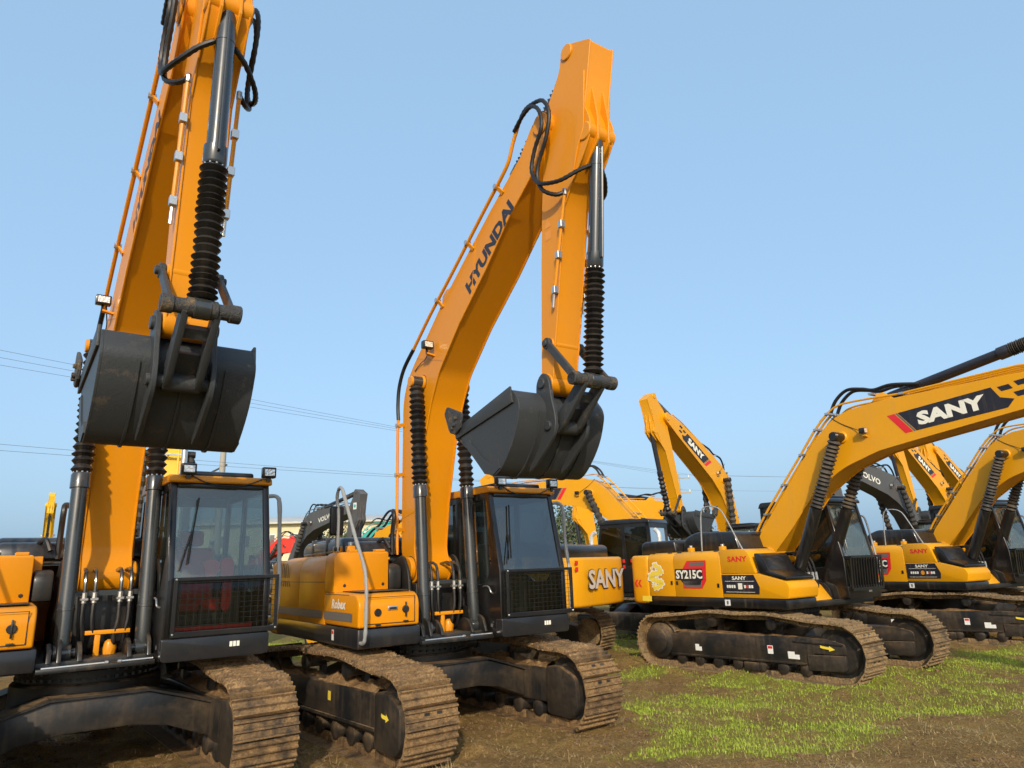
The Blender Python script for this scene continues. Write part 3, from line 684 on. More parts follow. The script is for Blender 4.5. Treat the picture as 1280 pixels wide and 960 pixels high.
        for s_ in (-1, 1):
            yy = s_ * .36; mb.box(c[0] - .05, c[0] + .05, yy - .05, yy + .05, c[1] - .04, c[1] + .05, .01); mb.box(c[0] + .05, c[0] + .053, yy - .042, yy + .042, c[1] - .03, c[1] + .04, 0, 1, 1)
            mb.bar((c[0], s_ * .28, c[1] - .09), (c[0], yy, c[1] - .07), .06, .02, (0, 0, 1), 0, 2)
            mb.tube(smooth_path([(c[0], yy, c[1] - .02), (c[0] - .15, s_ * .30, c[1] + .06), (c[0] - .4, s_ * .285, c[1] + .2), (c[0] - .6, s_ * .285, c[1] + .36)], 4), .006, 5); mb.cut()
        objs('work_lamp', mb, ['black', 'lens', paintm], boom)
    # lettering on the boom sides
    if lettering:
        for s_ in (-1, 1):
            y = s_ * (hw + .003); mb = MB()
            if lettering == 'HYUNDAI':
                a, b, c = bt((1.90, 5.20)), bt((2.93, 5.92)), bt((1.73, 5.40))
                r = Vector((b[0] - a[0], 0, b[1] - a[1])); u = Vector((-r.z, 0, r.x)).normalized(); o_ = Vector(P3(a, y)) + u * .015; L = r.length
                if s_ > 0: o_ = o_ + r; r = -r; 
                put_text(mb, 'HYUNDAI', o_, r, u, L, .20, .05, .0); obj('boom_lettering', mb, ['ink'], boom, smooth=0)
            elif lettering == 'SANY':
                d = Vector((bt((4.0, 3.95))[0] - bt((3.0, 3.87))[0], 0, bt((4.0, 3.95))[1] - bt((3.0, 3.87))[1])).normalized(); u = Vector((-d.z, 0, d.x))
                o_ = Vector(P3(bt((3.0, 3.765)), y)); fl = s_ < 0
                decal(mb, [(.12, .0), (1.42, .0), (1.53, .10), (1.36, .17), (1.28, .345), (-.10, .345)] , o_, d, u, 0)
                for x, z in ((1.36, .25), (1.54, .12), (1.58, .27)): decal(mb, [(x + .04, 0 + z), (x + .19, z), (x + .15, z + .075), (x, z + .075)], o_, d, u, 0)
                decal(mb, [(.08, 0), (.11, 0), (-.11, .345), (-.14, .345)], o_, d, u, 2); decal(mb, [(-.06, 0), (.065, 0), (-.155, .345), (-.28, .345)], o_, d, u, 3)
                if fl: put_text(mb, 'SANY', o_ + d * .17 + u * .065 + Vector((0, s_ * .003, 0)), d, u, 1.0, .215, .055, .0, 1)
                else: put_text(mb, 'SANY', o_ + d * 1.17 + u * .065 + Vector((0, s_ * .003, 0)), -d, u, 1.0, .215, .055, .0, 1)
                obj('boom_decal', mb, ['ink', 'cream_letter', 'grey_decal', 'red_sticker'], boom, smooth=0)
            elif lettering == 'VOLVO':
                a, b = bt((2.9, 3.80)), bt((4.2, 3.94)); r = Vector((b[0] - a[0], 0, b[1] - a[1])); u = Vector((-r.z, 0, r.x)).normalized(); o_ = Vector(P3(a, y)); L = r.length
                if s_ > 0: o_ = o_ + r; r = -r
                put_text(mb, 'VOLVO', o_, r, u, L, .20, .02); obj('boom_lettering', mb, ['cream_letter'], boom, smooth=0)
                mb = MB(); a = at((3.9, 6.8)); d = Vector((at((3.9, 7.0))[0] - a[0], 0, at((3.9, 7.0))[1] - a[1])).normalized(); e = Vector((d.z, 0, -d.x))
                decal(mb, [(-.13, -.13), (.13, -.13), (.13, .13), (-.13, .13)], P3(a, s_ * .17), e, d, 0); decal(mb, [(0, -.1), (.09, 0), (0, .1), (-.09, 0)], P3(a, s_ * .173), e, d, 1)
                obj('arm_sticker', mb, ['white', 'teal'], arm, smooth=0)
    if st == 'H' and lod:
        mb = MB(); a = at((3.42, 5.52))
        for z in (0, -.14): decal(mb, [(-.05, -.05), (.05, -.05), (.05, .05), (-.05, .05)] if z else [(-.06, -.05), (.06, -.05), (0, .06)], (a[0], -aw - .003, a[1] + z), (1, 0, 0), (0, 0, 1))
        obj('warning_sticker', mb, 'amber', arm, smooth=0)
    return boom, arm

# ------------------------------------------------------------------ cab
def cab(root, rz, st, lod, roofm, red=False):
    H = st == 'H'
    y0, y1 = (.43, 1.455) if H else (.37, 1.37)
    xr, zb, zt = -.50, 1.09, 2.86; dg = 'dark_glass' if H else 'film_glass'
    fb, fm, ft = (1.36, 1.355, 1.13) if H else (1.16, 1.17, .98)
    fx = lambda z: fm if z < 1.85 else fm + (ft - fm) * (z - 1.85) / (zt - 1.85)
    zb = 1.09 if H else 1.16
    c = MB(); th = .045
    for y in (y0, y1 - th):
        c.prism(fillet([(xr, zb), (fb - .05, zb, .05), (fb, zb + .2), (fm, 1.86), (fx(2.13) + .0, 2.13), (fx(2.13) - .10, 2.09, .08), (fm - .33, 1.72, .12), (fm - .66, 1.70, .08), (fm - .82, 1.80), (xr, 1.82)]), y, y + th, bev=.008, seg=1, ang=50)
        c.prism([(fx(2.10), 2.10), (fx(zt), zt), (fx(zt) - .08, zt), (fx(2.10) - .085, 2.10)], y, y + th, bev=.008, seg=1)
        c.prism([(fx(zt) - .07, zt - .08), (fx(zt) - .07, zt), (xr + .04, zt), (xr + .03, zt - .08)], y, y + th)
        c.prism([(xr, 1.81), (xr + .09, 1.81), (xr + .12, zt), (xr + .03, zt)], y, y + th)
        c.prism([(.24, 1.79), (.34, 1.79), (.34, zt - .07), (.26, zt - .07)], y + .003, y + th - .003)
    c.box(xr, xr + .05, y0 + th, y1 - th, zb, 1.95); c.box(xr + .03, xr + .08, y0 + th, y1 - th, zt - .12, zt)
    c.box(xr + .05, fb - .06, y0 + th, y1 - th, zb + .02, zb + .10)
    # front: corner posts, sill and header
    for y in (y0, y1 - .07):
        c.prism([(fb, zb + .2), (fm, 1.86), (fx(zt), zt), (fx(zt) - .05, zt), (fm - .05, 1.86), (fb - .05, zb + .2)], y + .002, y + .068, bev=.012)
    c.box(fm - .06, fm - .004, y0 + .07, y1 - .07, 1.82, 1.885, .01); c.box(ft - .03, ft + .012, y0 + .07, y1 - .07, zt - .05, zt - .002, .008)
    cb = obj('cab', c, 'black', root, rz)
    sk = MB(); sk.prism(fillet([(y0 - .005, zb - .0, .05), (y1 + .005, zb, .05), (y1 + .005, zb + .215, .02), (y0 - .005, zb + .215, .02)]), fb - .12, fb + .02, 'x', bev=.03, seg=3)
    obj('front_skirt', sk, 'hood_black' if H else 'black', cb)
    if lod:
        st_ = MB(); yy = y0 + .62 * (y1 - y0)
        for k in range(3): decal(st_, [(0, 0), (.028, 0), (.028, .05), (0, .05)], (fb + .0225, yy + .035 * k, zb + .10), (0, 1, 0), (0, 0, 1))
        obj('vent_slots', st_, 'cream_letter', cb)
    rf = MB(); rf.prism(fillet([(xr, zt), (ft + .06, zt, .03), (ft + .03, zt + .085, .05), (xr + .05, zt + .11, .06)]), y0 - .02, y1 + .02, bev=.028, seg=3); obj('roof', rf, roofm, cb)
    rh = MB(); rh.box(.1, ft - .04, y0 + .13, y1 - .16, zt + .07, zt + .14, .025); obj('roof_hatch', rh, 'hood_black' if H else 'black', cb)
    g = MB(); a = [(fx(1.88) - .02, 1.88), (fx(zt - .05) - .02, zt - .05)]
    g.add([(a[0][0], y0 + .065, a[0][1]), (a[0][0], y1 - .065, a[0][1]), (a[1][0], y1 - .065, a[1][1]), (a[1][0], y0 + .065, a[1][1])], [(0, 1, 2, 3)]); obj('windshield', g, 'glass' if red or not H else 'dark_glass', cb)
    g = MB(); x = fm - .03; g.add([(x, y0 + .07, zb + .21), (x, y1 - .07, zb + .21), (x, y1 - .07, 1.83), (x, y0 + .07, 1.83)], [(0, 1, 2, 3)]); obj('lower_window', g, 'clear_glass', cb)
    for y in (y0 + .02, y1 - .02):
        g = MB(); g.add([(xr + .05, y, 1.80), (.25, y, 1.78), (.27, y, zt - .06), (xr + .08, y, zt - .06)], [(0, 1, 2, 3)]); obj('side_window', g, dg, cb)
        g = MB(); q = [(.33, 1.78), (fm - .82, 1.79), (fm - .6, 1.69), (fm - .36, 1.71), (fx(2.1) - .09, 2.08), (fx(zt) - .07, zt - .06), (.33, zt - .06)]
        g.add([(a, y, b) for a, b in q], [tuple(range(len(q)))]); obj('side_window', g, dg, cb)
    g = MB(); g.add([(xr + .03, y0 + .04, 1.94), (xr + .03, y1 - .04, 1.94), (xr + .06, y1 - .04, zt - .11), (xr + .06, y0 + .04, zt - .11)], [(0, 1, 2, 3)]); obj('rear_window', g, dg, cb)
    # seat and consoles inside
    sm = 'red_fabric' if red else 'interior'; ym = (y0 + y1) / 2
    s_ = MB(); s_.box(.05, .55, ym - .24, ym + .24, 1.50, 1.64, .05, 3); s_.prism(fillet([(.02, 1.6), (.16, 1.62), (.02, 2.22, .06), (-.10, 2.22, .06)]), ym - .23, ym + .23, bev=.05, seg=3); s_.box(-.12, -.02, ym - .13, ym + .13, 2.24, 2.42, .04, 3)
    obj('seat', s_, sm, cb)
    s_ = MB()
    for k in (-1, 1):
        s_.box(.1, .62, ym + k * .34 - .08, ym + k * .34 + .08, 1.25, 1.72, .03); s_.tube([(.56, ym + k * .34, 1.7), (.60, ym + k * .32, 1.92)], .018, 8); s_.lathe((.60, ym + k * .32, 1.90), (.61, ym + k * .32, 2.02), [(0, .02), (.03, .032), (.08, .03), (.11, .0)], 8)
        s_.tube([(.95, ym + k * .1, 1.2), (1.0, ym + k * .1, 1.6)], .014, 6)
    s_.box(.9, 1.05, y0 + .12, y0 + .2, 1.2, 1.95, .02); s_.box(.05, .5, ym - .2, ym + .2, 1.19, 1.5); obj('control_console', s_, 'interior', cb)
    if red and lod == 2:
        s_ = MB(); s_.box(1.24, 1.27, y0 + .12, y1 - .14, 1.36, 1.40, .008); obj('red_floor_bar', s_, 'red_fabric', cb)
        for yc, z0, z1, wd in ((ym - .03, 1.84, 2.06, .10), (ym + .14, 1.50, 2.08, .075)):
            s_ = MB(); s_.prism(fillet([(-wd, z1 - .03, .02), (-wd * .35, z1, .03), (wd * .45, z1, .03), (wd, z1 - .05, .03), (wd * .75, (z0 + z1) / 2, .03), (wd * .9, z0 + .1, .03), (wd * .2, z0, .04), (-wd * .6, z0 + .05, .03), (-wd * .5, (z0 + z1) / 2, .03)]), .98, 1.05, 'x', bev=.015)
            s_.v = [(x, y + yc, z) for x, y, z in s_.v]; obj('red_lever_cover', s_, 'red_fabric', cb)
    # guard over the lower window
    gd = MB()
    if H:
        x = fm + .045; ya, yb, za, zz = y0 + .06, y1 + .075, 1.315, 1.885
        for q in ((ya, yb, za, za + .05), (ya, yb, zz - .035, zz), (ya, ya + .04, za, zz), (yb - .035, yb, za, zz)): gd.box(x - .012 + (.001 if q[3] - q[2] > .1 else 0), x + .012 + (.001 if q[3] - q[2] > .1 else 0), *q, .004, 1)
        for q in ((ya + .02, za + .03), (yb - .02, za + .03), (ya + .02, zz - .02)): gd.cyl((x + .01, q[0], q[1]), (x + .026, q[0], q[1]), .012, 8, 1)
        if lod == 2:
            nzb, nyb = 11, 15
            for k in range(1, nzb): z = za + (zz - za) * k / nzb; gd.bar((x, ya + .02, z), (x, yb - .02, z), .0045, .0045)
            for k in range(1, nyb): y = ya + (yb - ya) * k / nyb; gd.bar((x - .006, y, za + .02), (x - .006, y, zz - .02), .0045, .0045, (1, 0, 0))
    else:
        x0, x1_ = fm + .06, fm + .10; ya, yb, za, zz = y0 + .02, y1 + .0, 1.30, 1.90
        gd.box(x0, x0 + .03, ya, yb, za, za + .05); gd.box(x1_ - .01, x1_ + .03, ya, yb, zz - .04, zz)
        for k in range(13):
            y = ya + (yb - ya) * k / 12; gd.bar((x0 + .015, y, za + .03), (x1_ + .01, y, zz - .02), .022 if 0 < k < 12 else .05, .02, (1, 0, 0))
        for y in (ya, yb): gd.bar((fm - .02, y, za + .03), (x0 + .02, y, za + .03), .03, .03); gd.bar((fm - .02, y, zz - .02), (x1_, y, zz - .02), .03, .03)
    obj('front_guard', gd, ['black', 'steel'], cb)
    if lod:
        wp = MB(); ya = y0 + .16
        wp.tube([(fx(1.95) + .01, ya - .05, 1.95), (fx(2.30) + .012, ya + .05, 2.30), (fx(2.32) + .016, ya + .055, 2.32)], .008, 6)
        wp.tube([(fx(2.02) + .01, ya + .03, 2.02), (fx(2.36) + .012, ya + .07, 2.36), (fx(2.70) + .012, ya + .12, 2.70)], .010, 6)
        obj('wiper', wp, 'rubber', cb)
        rl = MB()
        if H:
            yy = y1 + .07
            rl.tube(smooth_path([(ft + .02, y1, 2.74), (ft + .08, yy, 2.73), (ft + .13, yy + .02, 2.62), (1.25, yy + .04, 2.2), (1.33, yy + .03, 1.8), (1.37, yy, 1.5), (1.35, yy, 1.36), (1.30, y1, 1.34)], 6), [.021 + .005 * random.random() for _ in range(43)], 9)
        else:
            yy = y1 + .08; rl.tube(smooth_path([(ft - .02, y1, 2.6), (ft + .06, yy, 2.58), (1.12, yy, 2.1), (1.18, yy, 1.5), (1.16, y1, 1.42)], 5), .018, 8)
        obj('handrail', rl, 'plastic_wrap', cb)
        if H:
            hd = MB(); hd.tube(smooth_path([(.98, y0 - .02, 1.68), (1.05, y0 - .04, 1.69), (1.15, y0 - .04, 1.68), (1.2, y0 - .04, 1.62), (1.2, y0 - .01, 1.6)], 3), .010, 6); obj('grab_handle', hd, 'steel', cb)
            for y in (y0 + .15, y1 - .03):
                l = MB(); x = ft + .07; z = zt + .10
                l.box(x - .05, x + .032, y - .075, y + .075, z - .022, z + .10, .012); l.box(x + .03, x + .034, y - .054, y + .054, z + .003, z + .074, 0, 1, 1); l.box(x - .03, x, y - .02, y + .02, z - .06, z - .015)
                obj('work_lamp', l, ['black', 'lens'], cb)
            wi = MB(); wi.tube(smooth_path([(ft + .06, y0 + .18, zt + .08), (ft + .06, y0 + .32, zt + .01), (ft + .05, y0 + .5, zt - .02), (ft + .05, y1 - .3, zt - .015), (ft + .06, y1 - .1, zt + .06)], 5), .007, 5); obj('lamp_cable', wi, 'rubber', cb)
    if H and lod == 2:
        rp = MB(); y = y0 - .004
        decal(rp, [(0, 0), (.05, 0), (.05, .04), (0, .04)], (1.12, y, 1.2), (1, 0, 0), (0, 0, 1)); obj('cab_sticker', rp, 'grey_decal', cb)
    return cb

# ------------------------------------------------------------------ upper body
def slot(mb, o, r, u, wd, ht, mi=0): decal(mb, [(0, 0), (wd, 0), (wd, ht), (0, ht)], o, r, u, mi)
def upper_H(root, rz, body, lod, full=True):
    P = lambda n, mb, m, parent=root: obj(n, mb, m, parent, rz if parent == root else 0)
    d = MB(); d.box(-2.0, 1.02, -1.30, 1.30, 1.075, 1.16, .01)
    d.box(.6, 1.20, -.56, .42, 1.075, 1.12, .01)
    for s_ in (-1, 1):
        d.prism(fillet([(-.75, 1.15), (1.10, 1.15), (1.02, 1.32, .06), (.55, 1.45), (.47, 1.9, .1), (.30, 2.12, .1), (.02, 2.05, .1), (-.75, 1.5)]), s_ * .36, s_ * .40, bev=.01)
        for y in (.21, .46): d.prism(fillet([(.66, 1.15), (1.06, 1.15), (1.0, 1.27, .08), (.85, 1.33, .1), (.70, 1.27, .08)]), s_ * y - .02, s_ * y + .02, bev=.006)
    dk = P('revolving_frame', d, 'frame_black')
    k = MB(); k.box(-2.55, 1.16, -1.335, -.56, 1.09, 1.305, .03, 2); k.box(-2.55, -.52, .56, 1.335, 1.09, 1.305, .03, 2); P('side_skirt', k, 'hood_black')
    cwp = fillet([(-1.90, -1.34), (-2.35, -1.33, .1), (-2.72, -.95, .35), (-2.80, 0), (-2.72, .95, .35), (-2.35, 1.33, .1), (-1.90, 1.34)], 5)
    m = MB(); m.prism(cwp, 1.06, 2.09, 'z', bev=.06, seg=3); cw = P('counterweight', m, body)
    # right side: engine door, pump door
    m = MB(); m.prism(fillet([(-1.345, 1.30), (-1.345, 2.02, .14), (-1.20, 2.135, .10), (-.55, 2.15), (-.55, 1.30)], 5), -1.885, -.95, 'x', bev=.01); P('engine_door', m, body)
    m = MB(); m.prism(fillet([(-1.345, 1.30), (-1.345, 2.02, .14), (-1.20, 2.135, .10), (-.55, 2.15), (-.55, 1.30)], 5), -.94, .085, 'x', bev=.01); dr = P('pump_door', m, body)
    m = MB(); m.prism(fillet([(1.345, 1.30), (1.345, 2.02, .14), (1.20, 2.135, .10), (.40, 2.15), (.40, 1.30)], 5), -1.885, -.52, 'x', bev=.01); P('left_door', m, body)
    m = MB()
    for z in (1.35,): slot(m, (-1.85, -1.349, 1.37), (1, 0, 0), (0, 0, 1), 1.88, .095, 0)
    for x in (-1.8, -1.6):
        for q in range(3): decal(m, [(0, 0), (.035, 0), (-.06, .2), (-.095, .2)], (x + .09 * q, -1.349, 1.86), (1, 0, 0), (0, 0, 1), 1); decal(m, [(0, 0), (.035, 0), (-.02, .08), (-.055, .08)], (x + .05 + .09 * q, -1.349, 1.74), (1, 0, 0), (0, 0, 1), 1)
    slot(m, (-1.88, -1.3485, 1.80), (1, 0, 0), (0, 0, 1), 1.96, .008, 1)
    obj('side_stripe', m, ['grey_decal', 'ink'], dr, smooth=0)
    # tank cabinet beside the boom and the step box before it
    m = MB(); m.prism(fillet([(-1.355, 1.68), (-1.355, 2.10, .06), (-1.30, 2.155, .05), (-.645, 2.155, .03), (-.645, 1.68)]), .095, .42, 'x', bev=.02, seg=2); tk = P('fuel_tank', m, body)
    m = MB(); m.prism(fillet([(.10, 1.31), (1.20, 1.31, .03), (1.21, 1.58, .07), (1.12, 1.675, .09), (.44, 1.69), (.10, 1.69)], 5), -1.345, -.60, bev=.03, seg=3); tb = P('step_box', m, body)
    m = MB(); slot(m, (.10, -1.349, 1.37), (1, 0, 0), (0, 0, 1), .92, .095, 0); slot(m, (.11, -1.3485, 1.66), (1, 0, 0), (0, 0, 1), .8, .006, 2)
    put_text(m, 'Robex', (.36, -1.349, 1.50), (1, 0, 0), (0, 0, 1), .46, .11, .04, .15, 1); obj('lettering', m, ['grey_decal', 'cream_letter', 'ink'], tb, smooth=0)
    m = MB(); m.box(.50, 1.06, -1.27, -.66, 1.689, 1.70, .003); obj('tread_plate', m, 'chassis', tb)
    if lod:
        m = MB(); x = 1.212
        for y, z in ((-1.12, 1.47), (-.78, 1.49)):
            m.cyl((x - .02, y, z), (x + .012, y, z), .042, 16); m.box(x, x + .022, y - .008, y + .008, z - .08 if y > -1 else z - .01, z + .08 if y > -1 else z + .01, .004); m.cut(); m.box(x, x + .018, y - .03, y + .03, z - .14, z - .12, .004); m.cut()
        objs('latch', m, 'chassis', tb)
        m = MB(); m.box(x - .005, x + .006, -1.0, -.88, 1.485, 1.53, .008); m.box(x + .006, x + .0075, -.985, -.895, 1.496, 1.519, 0, 1, 1); obj('door_handle', m, ['steel', 'ink'], tb)
        m = MB(); m.box(x - .006, x - .002, -1.24, -.66, 1.345, 1.353); m.box(x - .006, x - .002, -1.24, -.66, 1.63, 1.636); m.box(x - .006, x - .002, -.668, -.66, 1.345, 1.636); obj('door_seam', m, 'ink', tb)
        m = MB()
        for y in (-1.22, -.72): m.cyl((.42, y, 1.76), (.43, y, 1.76), .02, 8)
        for y in (-1.1, -.75): m.box(.30, .42, y - .06, y + .06, 2.15, 2.185, .008, 1, 1)
        obj('hinge_bolt', m, ['chassis', body], tk)
        m = MB(); slot(m, (.35, -1.3365, 1.14), (1, 0, 0), (0, 0, 1), .075, .12, 0); slot(m, (.36, -1.338, 1.21), (1, 0, 0), (0, 0, 1), .055, .04, 1); obj('warning_sticker', m, ['white', 'red_sticker'], tb)
        # wrapped handrail with mirror
        pts = [(.36, 2.17), (.37, 2.58), (.30, 2.80), (.34, 2.92), (.45, 2.93), (.58, 2.78), (.94, 2.31), (1.22, 1.98), (1.30, 1.76), (1.31, 1.50), (1.30, 1.28), (1.26, 1.17), (1.16, 1.155)]
        m = MB(); q = smooth_path([(a, -1.30, b) for a, b in pts], 6); m.tube(q, [.018 + .006 * random.random() for _ in q], 9); obj('handrail', m, 'plastic_wrap', tk)
        m = MB(); m.box(.30, .36, -1.40, -1.22, 2.36, 2.72, .03, 3); m.tube([(.33, -1.3, 2.18), (.32, -1.3, 2.38)], .016, 8); m.box(.30, .38, -1.33, -1.27, 2.17, 2.22, .01); obj('mirror', m, 'rubber', tk)
        m = MB()
        for x, y in ((-.12, -1.12), (.06, -1.02)): m.box(x - .05, x + .05, y - .05, y + .05, 2.14, 2.24, .01); m.cyl((x, y, 2.24), (x, y, 2.29), .03, 10, 1)
        obj('filler_cap', m, [body, 'steel'], tk)
    m = MB(); m.prism(fillet([(-2.0, 2.12), (-2.0, 2.27, .08), (-1.85, 2.35, .06), (-.35, 2.37, .08), (-.22, 2.12)]), -.98, .95, bev=.06, seg=3); m.prism(fillet([(-.21, 2.12), (-.14, 2.30, .08), (.0, 2.30, .08), (.05, 2.12)]), -.95, -.36, bev=.03); hd = P('engine_hood', m, 'hood_black')
    m = MB()
    for x in (-1.55, -.95): m.box(x, x + .03, -.995, -.60, 2.13, 2.375, .008)
    m.tube([(-1.9, -.98, 2.17), (-.4, -.98, 2.19)], .014, 6); obj('hood_rib', m, 'hood_black', hd)
    m = MB(); m.tube(smooth_path([(.02, -.42, 2.12), (.03, -.42, 2.40), (.08, -.42, 2.62), (.0, -.40, 2.70), (-.16, -.3, 2.66), (-.2, -.22, 2.55)], 6), .030, 8); m.tube(smooth_path([(-.05, -.6, 2.12), (-.03, -.6, 2.28), (.06, -.55, 2.32), (.12, -.5, 2.2)], 5), .028, 8); P('suction_hose', m, 'rubber')
    m = MB(); m.prism(fillet([(.10, 1.69), (.40, 1.69), (.40, 1.98, .1), (.10, 2.02, .1)]), -.63, -.45, bev=.03); P('air_box', m, 'frame_black')
    # hoses, valve and grease lines between the boom rams
    for y in (-.20, -.11, .12, .21):
        m = MB(); s_ = 1 if y > 0 else -1
        m.tube(smooth_path([(.40, y * .9, 1.98), (.55, y, 2.0), (.68, y, 1.97), (.73, y, 1.88), (.74, y, 1.76)], 4), .018, 8)
        m.cyl((.74, y, 1.77), (.74, y, 1.66), .026, 8, 1); m.box(.71, .77, y - .035, y + .035, 1.69, 1.715, .004, 1, 1)
        m.tube(smooth_path([(.74, y, 1.66), (.745, y, 1.5), (.73, y - .02 * s_, 1.35), (.66, y * .9, 1.22), (.5, y * .7, 1.17)], 4), [.021 + .004 * (i % 2) for i in range(17)], 8, 2)
        P('hose', m, ['graphite', 'steel', 'rubber'])
    m = MB(); m.bar((.70, -.34, 1.76), (.70, .36, 1.76), .03, .05); P('hose_bracket', m, 'graphite')
    m = MB(); m.box(.72, .75, -.07, -.02, 1.12, 1.36, .004); m.box(.72, .76, -.16, .24, 1.36, 1.40, .004); m.lathe((.66, .08, 1.16), (.66, .08, 1.3), [(0, .06), (.06, .07), (.12, .05), (.14, .02)], 10); P('valve_bracket', m, 'orange')
    m = MB(); m.box(.15, .5, -.3, .3, 1.16, 1.75, .03); P('control_valve', m, 'frame_black')
    m = MB(); m.tube([(1.19, -.52, 1.125), (1.19, -.02, 1.130)], .010, 6); m.cyl((1.19, -.02, 1.13), (1.19, .02, 1.13), .018, 8); m.tube([(1.19, .12, 1.131), (1.19, .40, 1.133)], .010, 6); m.cyl((1.19, .09, 1.13), (1.19, .13, 1.13), .018, 8); P('grease_tube', m, 'steel')

def dragon(mb, o, r, u, sc):
    o, r, u = Vector(o), Vector(r), Vector(u)
    pts = smooth_path([(.05, .02, 0), (.30, .10, 0), (.42, .26, 0), (.20, .36, 0), (-.02, .46, 0), (.06, .62, 0), (.32, .66, 0), (.40, .82, 0), (.22, .96, 0)], 6)
    for k, (g, z, mi) in enumerate(((.13, .002, 0), (.085, .004, 1))):
        n = len(pts); L, Rr = [], []
        for i, p in enumerate(pts):
            t = (pts[min(i + 1, n - 1)] - pts[max(i - 1, 0)]).normalized(); nn = Vector((-t.y, t.x, 0)); wv = g * (1 + .28 * math.sin(i * 1.9)) * (.7 + .5 * math.sin(math.pi * i / n))
            L.append(p + nn * wv); Rr.append(p - nn * wv)
        q = [o + r * (a.x * sc) + u * (a.y * sc) + r.cross(u) * z for a in L + Rr]
        mb.add(q, [(i, i + 1, n + i + 1, n + i) for i in range(n - 1)], mi)
        for x, y, s_ in ((.20, .98, .15), (.45, .30, .09), (-.06, .58, .10), (.48, .70, .09), (.08, .14, .10), (.02, .86, .07)):
            s2 = s_ * (1.0 if k == 0 else .66); pl = []
            for j in range(12): a = 2 * math.pi * j / 12; rr = s2 * (1 + .3 * math.sin(j * 2.7 + x * 9)); pl.append((x + rr * math.cos(a), y + rr * math.sin(a)))
            mb.add([o + r * (a * sc) + u * (b * sc) + r.cross(u) * (z + .001) for a, b in pl], [tuple(range(12))], mi)

